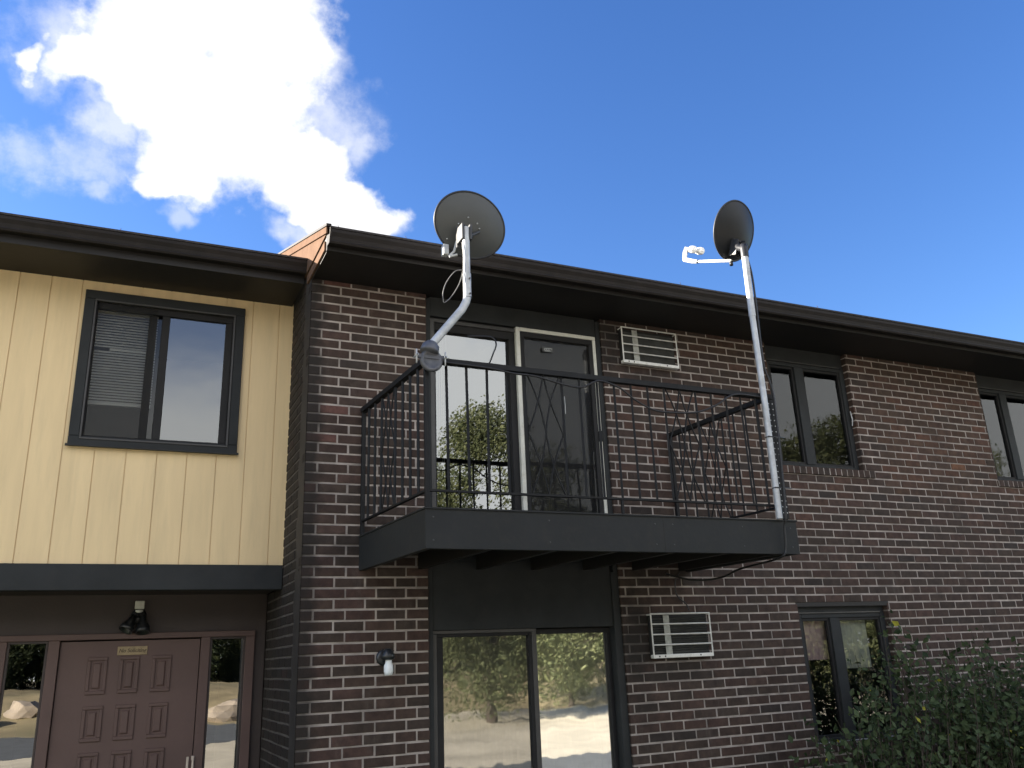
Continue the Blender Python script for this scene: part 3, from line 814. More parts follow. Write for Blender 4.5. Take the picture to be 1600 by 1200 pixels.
cl.lathe([(.062, 0), (.07, .004), (.066, .016), (.052, .022), (.045, .012), (.0001, .010)], (-.375, pY + .004, 3.255), (0, -1, 0), 24)
cl.build('clamp', M['mount'], dl)
ub = MB()
for x in (-.468, -.295): ub.tube([(x, pY + .03, 3.275), (x, pY - .03, 3.275)], .005, 8); ub.tube([(x, pY - .018, 3.31), (x, pY - .018, 3.225)], .0045, 8)
for x in (-.468, -.295): ub.lathe([(.0001, 0), (.010, 0), (.010, .008), (.0001, .008)], (x, pY - .022, 3.275), (0, -1, 0), 6)
build_each(ub, 'clamp_bolt', M['galv'], dl)
ax, u, v, c = reflector(dl, (-.048, -1.02, 4.263), -6, 22, .505, .412, .05, -8, M['dish_back'])
br = MB(); back = c - ax * .05
p0 = Vector((-.139, pY, 4.13))
br.box(-.172, -.158, pY - .022, pY + .07, 4.07, 4.175, .002); br.box(-.120, -.106, pY - .022, pY + .075, 4.07, 4.175, .002)
br.box(-.172, -.106, pY + .07, pY + .085, 4.05, 4.20, .002)
br.tube([back + u * -.06 + v * -.03, Vector((-.139, pY + .08, 4.14))], .012, 8)
br.tube([back + u * .05 + v * -.03, Vector((-.125, pY + .08, 4.12))], .010, 8)
br.build('bracket', M['bracket'], dl)
bb = MB()
for du, dv in ((-.05, .03), (.02, .015), (-.02, -.05), (-.135, -.14), (.045, -.01), (-.10, -.03)):
    q = c + u * du + v * dv + ax * (.05 * ((du / .25) ** 2 + (dv / .206) ** 2 - 1))
    bb.lathe([(.0001, .008), (.0035, .007), (.005, .0)], q, -ax, 8)
build_each(bb, 'bolt', M['galv'], dl)
fa = MB()
q = c + u * -.11 + v * -.19
fa.box(q.x - .035, q.x + .0, q.y - .03, q.y + .02, q.z - .06, q.z + .01, .003)
fa.tube([q + Vector((.0, -.02, -.07)), q + Vector((.03, -.04, -.04)), q + Vector((.045, -.05, .03))], .008, 8)
fa.tube([q + Vector((.0, -.03, -.075)), q + Vector((.05, -.04, -.06))], .009, 8)
fa.build('feed_bracket', M['galv'], dl)

# right dish on a straight pole
dr_ = empty('satellite_dish', (2.08, -1.095, 2.414), 'dark satellite dish seen edge on with a white feed arm on the tall straight pole', 'satellite dish', 'satellite dishes on the balcony')
po = MB(); po.tube([(2.044, -1.16, 2.415), (2.052, -1.16, 3.2), (2.052, -1.155, 3.9)], .0215, 16); po.build('pole', M['galv'], dr_)
po = MB(); po.tube([(2.052, -1.155, 3.86), (2.062, -1.152, 4.37)], .0245, 16); po.build('upper_pole', M['galv'], dr_)
cp = MB()
for z in (2.62, 2.97): cp.tube([(2.05 + .026 * math.cos(t), -1.16 + .026 * math.sin(t), z) for t in [i * math.pi / 6 for i in range(13)]], .003, 6); cp.tube([(2.02, -1.185, z), (2.17, -1.175, z)], .004, 6)
build_each(cp, 'strap', M['bracket'], dr_)
ax, u, v, c = reflector(dr_, (2.127, -1.0, 4.634), -8, 22, .405, .456, .055, 0, M['dish_dark'])
br = MB(); top = Vector((2.062, -1.152, 4.40))
back = c - ax * .04
br.lathe([(.028, -.07), (.03, 0), (.026, .03), (.0001, .035)], top, (0, 0, 1), 14)
br.tube([top, top + Vector((.0, .05, .03)), back + v * -.10], .022, 10)
def obox(mb, o, a, b, c_, ha, hb, hc):
    vs = [o + a * (sa * ha) + b * (sb * hb) + c_ * (sc_ * hc) for sc_ in (-1, 1) for sb in (-1, 1) for sa in (-1, 1)]
    mb.add(vs, [(0, 2, 3, 1), (4, 5, 7, 6), (0, 1, 5, 4), (2, 6, 7, 3), (0, 4, 6, 2), (1, 3, 7, 5)])
    return mb
hub = c - v * .135 - u * .012 - ax * .052
obox(br, hub, u, v, ax, .042, .065, .012)
for k in (-.036, .036): obox(br, hub + u * k - ax * .03, u, v, ax, .004, .06, .026)
br.tube([hub - ax * .04 - v * .02, top + Vector((0, 0, .03))], .020, 10)
br.build('bracket', M['rim'], dr_)  # darker rim colour stands in for the dish's shade on the bracket
bb = MB()
for du, dv in ((-.03, .05), (.03, .05), (-.03, -.05), (.03, -.05), (0, .055)): bb.lathe([(.0001, .010), (.006, .008), (.007, 0)], hub + u * du + v * dv - ax * .0125, -ax, 8)
build_each(bb, 'bolt', M['bracket'], dr_)
ad = axis(-14, 21)
a0 = c - v * .236 - ax * .03 + u * -.03; 
arm = MB(); a1 = a0 + ad * .30; a2 = a0 + ad * .40
arm.tube([a0 - ad * .02, a1], .012, 10); arm.build('feed_arm', M['white'], dr_)
jn = MB(); jn.tube([a1 - ad * .004, a1 + ad * .014], .0145, 10); jn.lathe([(.0001, 0), (.014, 0), (.014, .03), (.0001, .03)], a0 + Vector((.01, -.01, -.012)), (0, 0, -1), 10); jn.build('joint_collar', M['rim'], dr_)
hd2 = MB(); upv = (v - ad * v.dot(ad)).normalized(); sdv = ad.cross(upv)
hd2.tube([a1 + ad * .012, a1 + ad * .06 + upv * .004, a2 + ad * .05 + upv * .02], [.015, .018, .019], 10)
e0 = a2 + ad * .05 + upv * .015
hd2.tube([e0, e0 + upv * .06 + ad * .004, e0 + upv * .105 - ad * .004], [.020, .024, .018], 4, True, False)
hd2.tube([e0 + upv * .075, e0 + upv * .088 + Vector((.03, 0, 0)), e0 + upv * .088 + Vector((.098, 0, 0))], .012, 8)
hd2.build('feed_block', M['white'], dr_)
for s_ in (-.036, .036):
    ln = MB(); q = e0 + upv * .088 - ad * .01 + Vector((.062 + s_, 0, 0))
    ln.lathe([(.0001, -.012), (.02, -.012), (.022, 0), (.029, .012), (.031, .045), (.026, .056), (.0001, .058)], q, -ad, 18)
    ln.build('receiver_head', M['white'], dr_)

# ================================================================== FITTINGS
def ac_grille(x0, x1, z0, z1, label, sx):
    r = empty('air_conditioner', ((x0 + x1) / 2, 0, z0), label, 'air conditioner', 'wall air conditioners')
    y0 = -.06
    bx = MB(); bx.box(x0 + .01, x1 - .01, -.02, .03, z0 + .02, z1 - .005); bx.build('casing', M['black'], r)
    lv = MB(); nn = 15
    for i in range(nn):
        z = z0 + .035 + (z1 - z0 - .06) * i / nn
        lv.quad((x0 + .02, -.022, z), (x1 - .02, -.022, z), (x1 - .02, -.034, z + .011), (x0 + .02, -.034, z + .011))
    lv.build('louver', M['louver'], r)
    fs = MB(); a = x0 + sx; fs.quad((a, -.040, z0 + .02), (a + .056, -.040, z0 + .02), (a + .050, -.037, z1 - .01), (a - .002, -.037, z1 - .01)); tag(fs.build('filter_strip', M['filter'], r), 'pale grey vertical strip')
    fr = MB()
    fr.box(x0, x1, y0, -.018, z0, z0 + .026, .003)
    for x in (x0 + .005, x1 - .005): fr.bar((x, y0 + .004, z0 + .02), (x, y0 + .004, z1), .009)
    fr.bar((x0, y0 + .004, z1), (x1, y0 + .004, z1), .008)
    for x in (x0 + .005, x1 - .005): fr.bar((x, y0 + .004, z1 - .004), (x, -.0, z1 - .004), .008)
    fr.build('frame', M['white'], r)
    for k in range(1, 4):
        z = z0 + .02 + (z1 - z0 - .02) * k / 4
        b = MB(); b.bar((x0 + .004, y0 + .003, z), (x1 - .004, y0 + .003, z), .0075); b.build('guard_bar', M['white'], r)
    bo = MB()
    for x in (x0 + .05, x0 + .10, x1 - .12): bo.lathe([(.0001, .003), (.006, .002), (.006, 0)], (x, y0, z0 + .013), (0, -1, 0), 8)
    build_each(bo, 'screw', M['bracket'], r)
    return r
ac_grille(1.652, 2.192, 3.842, 4.150, 'white barred air conditioner grille under the eave above the balcony', .115)
ac_grille(1.695, 2.230, 1.567, 1.880, 'white barred air conditioner grille in the brick below the balcony', .125)
# dirt below the lower unit belongs to the wall: a soot halo, thin film proud of the bricks is avoided

fl = empty('floodlight', (-1.737, RY + .03, 2.02), 'black twin floodlight with a white sensor box above the brown front door', 'floodlight')
m = MB(); m.lathe([(.055, 0), (.055, .012), (.04, .022), (.0001, .024)], (-1.737, RY + .03, 2.0), (0, -1, 0), 20); m.build('base_plate', M['lampblack'], fl)
m = MB(); m.box(-1.768, -1.706, RY - .08, RY - .03, 2.045, 2.10, .004); m.build('sensor_box', M['white_frame'], fl)
m = MB(); m.lathe([(.0001, -.012), (.016, -.010), (.026, .0), (.026, .008), (.0001, .010)], (-1.737, RY - .055, 2.03), (0, 0, 1), 16); m.build('sensor_lens', M['white'], fl)
m = MB(); m.tube([(-1.737, RY + .02, 2.0), (-1.737, RY - .04, 2.02), (-1.737, RY - .05, 2.03)], .010, 8)
m.tube([(-1.737, RY + .01, 2.0), (-1.775, RY - .02, 1.985)], .010, 8); m.tube([(-1.737, RY + .01, 2.0), (-1.71, RY - .02, 1.98)], .010, 8); m.build('arm', M['lampblack'], fl)
for p, d in (((-1.768, RY - .02, 1.995), (-.45, -.35, -.9)), ((-1.705, RY - .02, 1.99), (.03, -.3, -1))):
    m = MB(); m.lathe([(.0001, -.01), (.020, -.008), (.022, .02), (.026, .022), (.028, .045), (.040, .055), (.042, .075), (.047, .078), (.049, .112), (.044, .112), (.040, .08), (.0001, .06)], p, d, 22)
    m.build('lamp_shade', M['lampblack'], fl)

wlm = empty('wall_lantern', (-.305, 0, 1.63), 'small wall lantern with black cap and white jar globe on the brick pillar', 'lamp')
m = MB(); m.lathe([(.05, 0), (.05, .012), (.035, .02), (.0001, .02)], (-.307, -.0, 1.645), (0, -1, 0), 20); m.build('back_plate', M['lampblack'], wlm)
m = MB(); m.lathe([(.0001, .062), (.02, .058), (.036, .042), (.043, .02), (.044, -.002), (.036, -.004), (.030, -.01), (.0001, -.01)], (-.302, -.075, 1.638), (0, 0, 1), 22)
m.tube([(-.305, 0, 1.655), (-.303, -.05, 1.66)], .012, 8); m.build('cap', M['lampblack'], wlm)
m = MB(); m.lathe([(.021, 0), (.021, -.018), (.029, -.034), (.030, -.07), (.024, -.092), (.0001, -.094)], (-.296, -.075, 1.630), (0, 0, 1), 20); m.build('globe', M['globe'], wlm)

sg = empty('door_sign', (-1.755, RY, 1.737), 'small brass coloured sign at the top of the brown front door', 'sign')
m = MB(); m.box(-1.852, -1.658, dy - .006, dy, 1.738, 1.796, .0015); m.build('plate', M['signplate'], sg)
fc = bpy.data.curves.new('lettering', 'FONT'); fc.body = 'No Soliciting'; fc.size = .034; fc.extrude = .0006; fc.align_x = 'CENTER'; fc.align_y = 'CENTER'; fc.shear = .2; fc.offset = .0007
to = bpy.data.objects.new('lettering_curve', fc); COL.objects.link(to)
bpy.context.view_layer.update()
tm = bpy.data.meshes.new_from_object(to.evaluated_get(bpy.context.evaluated_depsgraph_get()))
bpy.data.objects.remove(to)
to = bpy.data.objects.new('lettering', tm); COL.objects.link(to); tm.materials.clear(); tm.materials.append(M['letters'])
to.parent = sg; to.rotation_euler = (RAD(90), 0, 0); to.location = Vector((-1.755, dy - .0072, 1.767)) - sg.location

# ------------------------------------------------------------------ cables
def cable(pts, r, mat, label, name='cable'):
    m = MB(); m.tube(smooth_path(pts), r, 6); o = m.build(name, M[mat]); return tag(o, label, 'cable')
fy = yb - .028
cable([(-.30, fy, 3.262), (.0, fy, 3.255), (.15, fy, 3.238), (.3, fy, 3.235), (.5, fy, 3.20), (.62, fy, 3.195), (.75, fy, 3.25), (.9, fy, 3.215), (1.0, fy, 3.15), (1.15, fy, 3.09), (1.35, fy, 3.09), (1.5, fy, 3.11), (1.65, fy, 3.17), (1.8, fy, 3.255), (2.0, fy, 3.262), (2.09, fy, 3.26)], .0065, 'rubber', 'black cable sagging along the balcony top rail')
cable([(-.15, fy + .01, 3.285), (-.155, -.9, 3.40), (-.13, -.45, 3.62), (-.06, -.1, 3.86), (.05, .02, 3.99), (.08, .035, 4.0)], .005, 'rubber', 'black cable rising from the rail to the upper window frame') if False else None
cable([(.01, yb, 3.295), (.03, yb - .01, 3.35), (.055, yb - .01, 3.42), (.03, yb + .0, 3.465), (-.05, yb + .02, 3.47), (-.12, yb + .02, 3.46)], .005, 'rubber', 'short black cable looping up from the left end of the top rail')
cable([(-.165, pY - .01, 3.86), (-.22, pY - .01, 3.84), (-.27, pY, 3.77), (-.295, pY, 3.70), (-.295, pY, 3.645), (-.285, pY, 3.632), (-.24, pY, 3.68), (-.19, pY, 3.77), (-.167, pY - .005, 3.86), (-.165, pY - .01, 3.95), (-.167, pY, 4.05)], .0028, 'grey_cable', 'grey cable looped beside the mast of the left dish')
cable([(2.095, -1.13, 4.38), (2.09, -1.165, 4.2), (2.088, -1.17, 4.0), (2.084, -1.17, 3.8), (2.084, -1.165, 3.5), (2.12, -1.16, 3.38), (2.135, -1.165, 3.25), (2.11, -1.18, 2.9), (2.085, -1.19, 2.6), (2.07, -1.19, 2.43), (2.07, -1.165, 2.36), (2.068, -1.15, 2.22), (2.045, -1.10, 2.165), (2.05, -.7, 2.14), (2.03, -.5, 2.10), (1.95, -.3, 2.10), (1.86, -.1, 2.16), (1.90, -.03, 2.175)], .0075, 'rubber', 'thick black cable running down the straight pole and under the balcony')
cable([(2.02, -.02, 2.185), (1.975, -.02, 2.13), (1.965, -.02, 2.05), (1.985, -.02, 2.0), (2.05, -.02, 1.95), (2.07, -.025, 1.90)], .005, 'rubber', 'short black cable hanging from the balcony to the lower grille')
cable([(2.05, -1.14, 4.30), (2.045, -1.15, 4.25), (2.05, -1.15, 4.18), (2.04, -1.15, 4.12), (2.045, -1.15, 4.06)], .0028, 'rubber', 'thin loose wire hanging under the right dish')

# ================================================================== GROUND AND WHAT THE GLASS REFLECTS
def terrain(x, y):
    h = GZ
    if y < -27:
        t = min((-27 - y) / 9., 1.); h += 1.35 * t * t * (3 - 2 * t)
        h += .12 * math.sin(x * .7 + y * .3) * min(1, (-27 - y) / 3.) + .08 * math.sin(x * 1.9 - y * .8) * min(1, (-27 - y) / 3.)
    return h
g = MB(); xsg = [-400, -200, -100, -60] + [-40 + 2 * i for i in range(46)] + [60, 100, 200, 400]
ysg = [400, 200, 60, 10, 0, -10, -20] + [-26 - i for i in range(24)] + [-60, -100, -200, -400]
V = [(x, y, terrain(x, y)) for y in ysg for x in xsg]; nx = len(xsg)
g.add(V, [(j * nx + i, j * nx + i + 1, (j + 1) * nx + i + 1, (j + 1) * nx + i) for j in range(len(ysg) - 1) for i in range(nx - 1)], True)
tag(g.build('ground', M['drygrass']), 'dry grass ground', None, None, 'structure')
lw = MB(); lw.quad((-40, -2.6, GZ + .004), (40, -2.6, GZ + .004), (40, 1.2, GZ + .004), (-40, 1.2, GZ + .004)); tag(lw.build('lawn', M['lawn']), None, None, None, 'structure')
dv = MB(); dv.quad((-60, -10.5, GZ + .004), (60, -10.5, GZ + .004), (60, -3.2, GZ + .004), (-60, -3.2, GZ + .004)); tag(dv.build('driveway', M['asphalt']), None, None, None, 'structure')
lo = MB(); lo.quad((-60, -26.5, GZ + .004), (60, -26.5, GZ + .004), (60, -10.5, GZ + .004), (-60, -10.5, GZ + .004)); tag(lo.build('parking_lot', M['lot']), None, None, None, 'structure')
pt = MB(); pts = [(-9, -27.), (-8.5, -20.5), (-5, -18), (-1, -17.2), (1.6, -18.6), (2.6, -22), (2.6, -27.)]
pt.add([(x, y, GZ + .008) for x, y in pts], [tuple(range(len(pts)))]); tag(pt.build('dark_patch', M['asphalt']), None, None, None, 'structure')  # flat dark patch laid over the pale lot

def tree_mesh(seed, height, rad, leaf, nleaf, lsize, low=.28):
    r = random.Random(seed)
    tk = MB(); th = height * .55
    path = [Vector((r.uniform(-.12, .12) * i, r.uniform(-.12, .12) * i, th * i / 5)) for i in range(6)]
    r0 = height * .02
    tk.tube(path, [r0 * (1 - .13 * i) for i in range(6)], 10)
    tips = []
    for i in range(14):
        b = path[2 + i % 4]; a = r.uniform(0, 6.28); d = Vector((math.cos(a), math.sin(a), r.uniform(.35, 1.1))).normalized(); L = rad * r.uniform(.6, 1.0)
        m_ = b + d * L * .5 + Vector((0, 0, L * .06)); e = b + d * L + Vector((0, 0, L * .15))
        tk.tube([b, m_, e], [r0 * .42, r0 * .27, r0 * .08], 6); tips += [m_, e]
    cr = MB(); clumps = []
    for i in range(46):
        a = r.uniform(0, 6.28); t = r.uniform(low, 1.); k = math.sin(math.pi * min(1, (t - low + .12) / (1.12 - low))) ** .6
        rr_ = rad * k * math.sqrt(r.uniform(.15, 1.0))
        clumps.append((Vector((math.cos(a) * rr_, math.sin(a) * rr_, height * t - rad * .12)), rad * r.uniform(.2, .36)))
    for i in range(nleaf):
        c_, s_ = clumps[r.randrange(len(clumps))]
        d = Vector((r.gauss(0, 1), r.gauss(0, 1), r.gauss(0, .8))).normalized() * s_ * r.uniform(.45, 1.05)
        p = c_ + d; nrm = Vector((r.gauss(0, 1), r.gauss(0, 1), r.gauss(.4, 1))).normalized(); uu = nrm.orthogonal().normalized(); ww = nrm.cross(uu)
        l = lsize * r.uniform(.6, 1.3)
        cr.add([p - uu * l, p + ww * l * .55, p + uu * l, p - ww * l * .55], [(0, 1, 2, 3)])
    return tk, cr
def make_tree(name, seed, height, rad, leaf, nleaf, lsize, label, group, low=.28):
    root = empty(name, (0, 0, 0), label, 'tree', group)
    tk, cr = tree_mesh(seed, height, rad, leaf, nleaf, lsize, low)
    tk.build('trunk', M['bark'], root); cr.build('crown', M[leaf], root)
    return root
def dup(root, loc, rz, sc, label=None):
    r = root.copy(); COL.objects.link(r); r.location = loc; r.rotation_euler.z = rz; r.scale = (sc,) * 3
    if label: r['label'] = label
    for ch in root.children:
        q = ch.copy(); COL.objects.link(q); q.parent = r
    return r
rt = random.Random(9)
tA = make_tree('leafy_tree', 21, 10.0, 3.9, 'tree_leaf', 60000, .056, 'tall yellowing tree mirrored in the tall window beside the white framed door', 'trees mirrored in the glass', .13)
tA.location = (9.2, -20.5, GZ)
for x, y, s_ in ((23.0, -22, 1.0), (27.5, -23, 1.15), (35, -26, 1.3), (41, -27, 1.25), (15.5, -27, .8)):
    dup(tA, (x, y, terrain(x, y)), rt.uniform(0, 6), s_, 'yellowing tree across the lot, mirrored only in the right hand windows')
tB = make_tree('woodland_tree', 33, 10., 4.0, 'wood_leaf', 30000, .09, 'dark tree in the row of woods across the lot, mirrored in the door sidelights', 'dark woods across the lot', .04)
tB.location = (-9, -42, 1.0)
for i in range(15):
    dup(tB, (-27 + i * 4.4 + rt.uniform(-1, 1), -52 + rt.uniform(-2, 2), .9), rt.uniform(0, 6), rt.uniform(.95, 1.15))
for i in range(15):
    x = -26 + i * 4.6 + rt.uniform(-1, 1); y = -44 + rt.uniform(-4, 4)
    dup(tB, (x, y, 1.0), rt.uniform(0, 6), rt.uniform(.75, 1.05))
# boulders at the foot of the bank
def rock(seed):
    r = random.Random(seed); bm = bmesh.new(); bmesh.ops.create_icosphere(bm, subdivisions=2, radius=.5)
    for v_ in bm.verts: v_.co *= 1 + r.uniform(-.2, .2); v_.co.z *= .6
    m = MB(); m.bm(bm); return m
r0 = rock(1).build('boulder', M['rock']); tag(r0, 'tan boulder at the foot of the dry bank, mirrored in the sidelights', 'rock', 'boulders along the bank'); r0.location = (.4, -28.5, .0)
for i in range(15):
    q = r0.copy(); COL.objects.link(q); x = -9 + i * 1.1 + rt.uniform(-.4, .4); y = -28.4 - rt.uniform(0, 3.4); q.location = (x, y, terrain(x, y) + .1); q.rotation_euler.z = rt.uniform(0, 6); s_ = rt.uniform(.6, 1.9); q.scale = (s_, s_ * .8, s_ * .8)

# ================================================================== BUSH BY THE LOWER WINDOW
bu = empty('bush', (4.1, -.55, GZ), 'dark green leafy bush against the brick beside the lower right window', 'bush')
rbu = random.Random(17); stm = MB(); lv = MB(); ly = MB()
def leaf(mb, p, l, rr_):
    nrm = Vector((rr_.gauss(0, .8), rr_.gauss(-.7, .8), rr_.gauss(.6, .8))).normalized(); uu = nrm.orthogonal().normalized()
    a = rr_.uniform(0, 6.28); w_ = nrm.cross(uu); uu, w_ = uu * math.cos(a) + w_ * math.sin(a), w_ * math.cos(a) - uu * math.sin(a)
    fold = nrm * l * .12
    mb.add([p - uu * l, p - uu * l * .1 + w_ * l * .6 + fold, p + uu * l, p - uu * l * .1 - w_ * l * .6 + fold, p - uu * .2 * l], [(0, 1, 4), (1, 2, 4), (2, 3, 4), (3, 0, 4)])
def topz(x):
    # outline of the top of the bush along the wall
    pts = [(2.6, .9), (2.75, 1.2), (3.0, 1.32), (3.25, 1.45), (3.5, 1.6), (3.62, 1.88), (3.78, 1.84), (3.95, 1.55), (4.3, 1.50), (4.55, 1.66), (4.85, 1.55), (5.2, 1.3), (5.8, 1.1), (6.4, .8)]
    for (a, b), (c_, d) in zip(pts[:-1], pts[1:]):
        if a <= x <= c_: return -.02 + b + (d - b) * (x - a) / (c_ - a)
    return .4
for i in range(215):
    bx = rbu.uniform(2.75, 5.9); x = bx + rbu.gauss(0, .22); x = min(max(x, 2.62), 6.3)
    h = topz(x) * rbu.uniform(.62, 1.0) + (.1 if rbu.random() < .12 else 0)
    if x < 3.5: h = topz(x) * rbu.uniform(.5, .95)
    y0 = rbu.uniform(-.75, -.3); y1 = y0 + rbu.uniform(-.22, .18)
    P = [Vector((bx + (x - bx) * t + rbu.uniform(-.03, .03), y0 + (y1 - y0) * t, GZ + (h - GZ) * t)) for t in [k / 7 for k in range(8)]]
    stm.tube(P, [.008 * (1 - .8 * k / 7) for k in range(8)], 5)
    for k in range(8, 8 + 72):
        t = rbu.uniform(.18, 1.) ** .8; j = min(int(t * 7), 6); p = P[j].lerp(P[j + 1], t * 7 - j)
        p = p + Vector((rbu.gauss(0, .06), rbu.gauss(0, .05), rbu.gauss(0, .04)))
        if p.y > -.03: p.y = -.03 - rbu.uniform(0, .05)
        leaf(lv if rbu.random() > .004 else ly, p, rbu.uniform(.013, .038), rbu)
stm.build('stem', M['bark'], bu); lv.build('foliage', M['leaf'], bu); tag(ly.build('yellow_leaf', M['leaf_yellow'], bu), 'scattered yellow leaves')

# ================================================================== SKY, SUN, CAMERA
SUN_AZ, SUN_EL = -57., 17.5                    # degrees: azimuth from +y towards +x, elevation
w = bpy.data.worlds.new('World'); S.world = w; w.use_nodes = True
nt = w.node_tree
for q in list(nt.nodes): nt.nodes.remove(q)
out = N(nt, 'ShaderNodeOutputWorld'); bg = N(nt, 'ShaderNodeBackground')
sky = N(nt, 'ShaderNodeTexSky'); sky.sky_type = 'NISHITA'; sky.sun_disc = False
sky.sun_elevation = RAD(SUN_EL); sky.sun_rotation = RAD(SUN_AZ); sky.altitude = 200; sky.air_density = 1.0; sky.dust_density = .4; sky.ozone_density = 2.5
STR = .0585
tc = N(nt, 'ShaderNodeTexCoord')
def vdot(vec):
    d = N(nt, 'ShaderNodeVectorMath', operation='DOT_PRODUCT'); lnk(nt, tc.outputs['Generated'], d.inputs[0]); d.inputs[1].default_value = vec; return d.outputs['Value']
def mth(op, a, b=None, clamp=False):
    m_ = N(nt, 'ShaderNodeMath', operation=op); m_.use_clamp = clamp
    for i, q in enumerate((a, b)):
        if q is None: continue
        if isinstance(q, (int, float)): m_.inputs[i].default_value = q
        else: lnk(nt, q, m_.inputs[i])
    return m_.outputs['Value']
# one big cumulus fixed in the sky: a tangent plane about its own direction
CF, CR, CU = (0.046538, 0.821987, 0.567602), (0.998401, -0.056526, 0.0), (-0.032085, -0.566694, 0.823303)
df_ = mth('MAXIMUM', vdot(CF), .05)
cu_, cv_ = mth('DIVIDE', vdot(CR), df_), mth('DIVIDE', vdot(CU), df_)
cxy = N(nt, 'ShaderNodeCombineXYZ'); lnk(nt, cu_, cxy.inputs[0]); lnk(nt, cv_, cxy.inputs[1])
def fbm(scale, detail, rough, off):
    n_ = N(nt, 'ShaderNodeTexNoise'); n_.inputs['Scale'].default_value = scale; n_.inputs['Detail'].default_value = detail; n_.inputs['Roughness'].default_value = rough
    a = N(nt, 'ShaderNodeVectorMath', operation='ADD'); lnk(nt, cxy.outputs['Vector'], a.inputs[0]); a.inputs[1].default_value = off
    lnk(nt, a.outputs['Vector'], n_.inputs['Vector']); return mth('SUBTRACT', n_.outputs['Fac'], .5)
big, fine = fbm(11, 10, .62, (3.1, 7.7, 1.)), fbm(34, 8, .6, (9.3, 1.2, 4.))
noise = mth('ADD', mth('MULTIPLY', big, 1.25), mth('MULTIPLY', fine, .55))
wn = N(nt, 'ShaderNodeTexNoise'); wn.inputs['Scale'].default_value = 16; wn.inputs['Detail'].default_value = 5; lnk(nt, cxy.outputs['Vector'], wn.inputs['Vector'])
w1_ = N(nt, 'ShaderNodeVectorMath', operation='SUBTRACT'); lnk(nt, wn.outputs['Color'], w1_.inputs[0]); w1_.inputs[1].default_value = (.5, .5, .5)
w2_ = N(nt, 'ShaderNodeVectorMath', operation='MULTIPLY_ADD'); lnk(nt, w1_.outputs['Vector'], w2_.inputs[0]); w2_.inputs[1].default_value = (.085, .085, 0); lnk(nt, cxy.outputs['Vector'], w2_.inputs[2])
def blobs(lst):
    best = None
    for (u0, v0, ru, rv) in lst:
        s1 = N(nt, 'ShaderNodeVectorMath', operation='SUBTRACT'); lnk(nt, w2_.outputs['Vector'], s1.inputs[0]); s1.inputs[1].default_value = (u0, v0, 0)
        s2 = N(nt, 'ShaderNodeVectorMath', operation='MULTIPLY'); lnk(nt, s1.outputs['Vector'], s2.inputs[0]); s2.inputs[1].default_value = (1 / ru, 1 / rv, 0)
        l_ = N(nt, 'ShaderNodeVectorMath', operation='LENGTH'); lnk(nt, s2.outputs['Vector'], l_.inputs[0])
        q = mth('SUBTRACT', 1., l_.outputs['Value'])
        best = q if best is None else mth('MAXIMUM', best, q)
    return best
main = blobs([(-.055, .035, .10, .085), (.02, .005, .125, .11), (.055, .085, .085, .09), (-.01, .10, .11, .06), (.105, -.05, .075, .055),
              (.165, -.082, .07, .030), (.12, -.086, .05, .030), (-.115, .026, .055, .04), (-.02, -.058, .06, .05), (-.045, -.08, .035, .02), (-.165, .028, .022, .025),
              (-.204, -.075, .012, .016)])
veil = blobs([(.125, .005, .065, .06), (.155, -.01, .04, .045), (-.10, -.03, .04, .05), (.10, .07, .05, .05), (.20, -.09, .03, .02), (.10, -.11, .05, .02), (-.14, .03, .05, .05)])
wisp = blobs([(-.125, -.075, .085, .05), (-.10, -.045, .05, .05), (-.20, -.075, .04, .04), (-.106, -.108, .03, .02), (-.03, -.11, .03, .02), (-.16, .03, .05, .04)])
def sstep(x, a, b):
    m_ = N(nt, 'ShaderNodeMapRange'); m_.interpolation_type = 'SMOOTHSTEP'; m_.inputs['From Min'].default_value = a; m_.inputs['From Max'].default_value = b
    lnk(nt, x, m_.inputs['Value']); return m_.outputs['Result']
dm = sstep(mth('ADD', main, mth('MULTIPLY', noise, .95)), -.03, .50)
dvl = mth('MULTIPLY', sstep(mth('ADD', veil, mth('MULTIPLY', noise, 1.0)), -.08, .80), .60)
dws = mth('MULTIPLY', sstep(mth('ADD', wisp, mth('MULTIPLY', noise, 1.6)), .0, .9), .40)
tex = mth('ADD', .92, mth('MULTIPLY', noise, 1.5), True)
dens = mth('MAXIMUM', dm, mth('MULTIPLY', mth('MAXIMUM', dvl, dws), tex))
infront = sstep(vdot(CF), .3, .5)
dens = mth('MULTIPLY', dens, infront)
# unseen bright cloud added behind the camera for facade fill light and window reflections
nb = N(nt, 'ShaderNodeTexNoise'); nb.inputs['Scale'].default_value = 3.2; nb.inputs['Detail'].default_value = 7; nb.inputs['Roughness'].default_value = .55
lnk(nt, tc.outputs['Generated'], nb.inputs['Vector'])
sz = N(nt, 'ShaderNodeSeparateXYZ'); lnk(nt, tc.outputs['Generated'], sz.inputs[0])
backd = mth('MULTIPLY', sstep(sz.outputs['Y'], -.15, -.5), 1.)
lowb = sstep(sz.outputs['Z'], .95, .25)
bdens = mth('MULTIPLY', mth('MULTIPLY', mth('ADD', .22, mth('MULTIPLY', .78, mth('MAXIMUM', sstep(sz.outputs['X'], .12, .28), mth('MAXIMUM', sstep(sz.outputs['X'], -.22, -.42), sstep(sz.outputs['Z'], .37, .25))))), sstep(mth('ADD', nb.outputs['Fac'], mth('MULTIPLY', lowb, .26)), .46, .70)), backd)
CL = .235                                         # cloud radiance, in units the exposure then lifts
sc_ = N(nt, 'ShaderNodeVectorMath', operation='SCALE'); lnk(nt, sky.outputs['Color'], sc_.inputs[0]); sc_.inputs['Scale'].default_value = STR
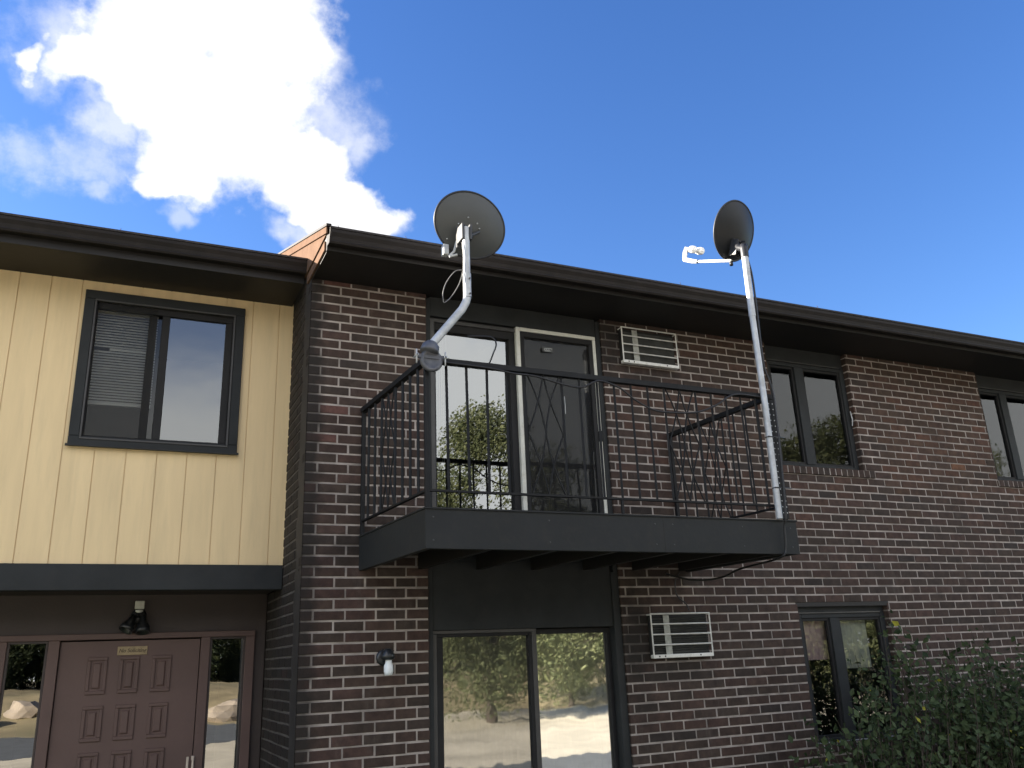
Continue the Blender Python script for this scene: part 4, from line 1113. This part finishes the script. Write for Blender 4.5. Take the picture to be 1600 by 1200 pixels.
hs = N(nt, 'ShaderNodeHueSaturation'); hs.inputs['Saturation'].default_value = 1.24; hs.inputs['Hue'].default_value = .515; lnk(nt, sc_.outputs['Vector'], hs.inputs['Color'])
mx1 = N(nt, 'ShaderNodeMix', data_type='RGBA'); lnk(nt, dens, mx1.inputs[0]); lnk(nt, hs.outputs['Color'], mx1.inputs[6]); mx1.inputs[7].default_value = (CL, CL * 1.0, CL * 1.02, 1)
mx2 = N(nt, 'ShaderNodeMix', data_type='RGBA'); lnk(nt, bdens, mx2.inputs[0]); lnk(nt, mx1.outputs[2], mx2.inputs[6]); mx2.inputs[7].default_value = (.405, .41, .412, 1)
lnk(nt, mx2.outputs[2], bg.inputs['Color']); bg.inputs['Strength'].default_value = 1.
lnk(nt, bg.outputs['Background'], out.inputs['Surface'])

sun = bpy.data.lights.new('sun', 'SUN'); sun.energy = 5.0; sun.angle = RAD(.53); sun.color = (1, .92, .80)
so = bpy.data.objects.new('sun', sun); COL.objects.link(so)
sd_ = axis(SUN_AZ, SUN_EL); so.rotation_euler = sd_.to_track_quat('Z', 'Y').to_euler(); so.location = sd_ * 30

cam = bpy.data.cameras.new('camera'); cam.sensor_width = 36; cam.sensor_fit = 'HORIZONTAL'; cam.lens = 1329.527 / 1600 * 36; cam.clip_end = 2000; cam.clip_start = .05
co = bpy.data.objects.new('camera', cam); COL.objects.link(co)
R3 = [(0.91026547, -0.41214138, -0.03944944), (-0.09295428, -0.29628746, 0.9505647), (0.40345542, 0.86159923, 0.30801055)]
co.matrix_world = Matrix(((R3[0][0], R3[1][0], -R3[2][0], -1.91477902), (R3[0][1], R3[1][1], -R3[2][1], -5.53690261), (R3[0][2], R3[1][2], -R3[2][2], 1.6), (0, 0, 0, 1)))
S.camera = co
S.view_settings.view_transform = 'Standard'; S.view_settings.look = 'None'; S.view_settings.gamma = 1; S.view_settings.use_curve_mapping = False
S.view_settings.exposure = 2.35
S.cycles.max_bounces = 8; S.cycles.transparent_max_bounces = 12
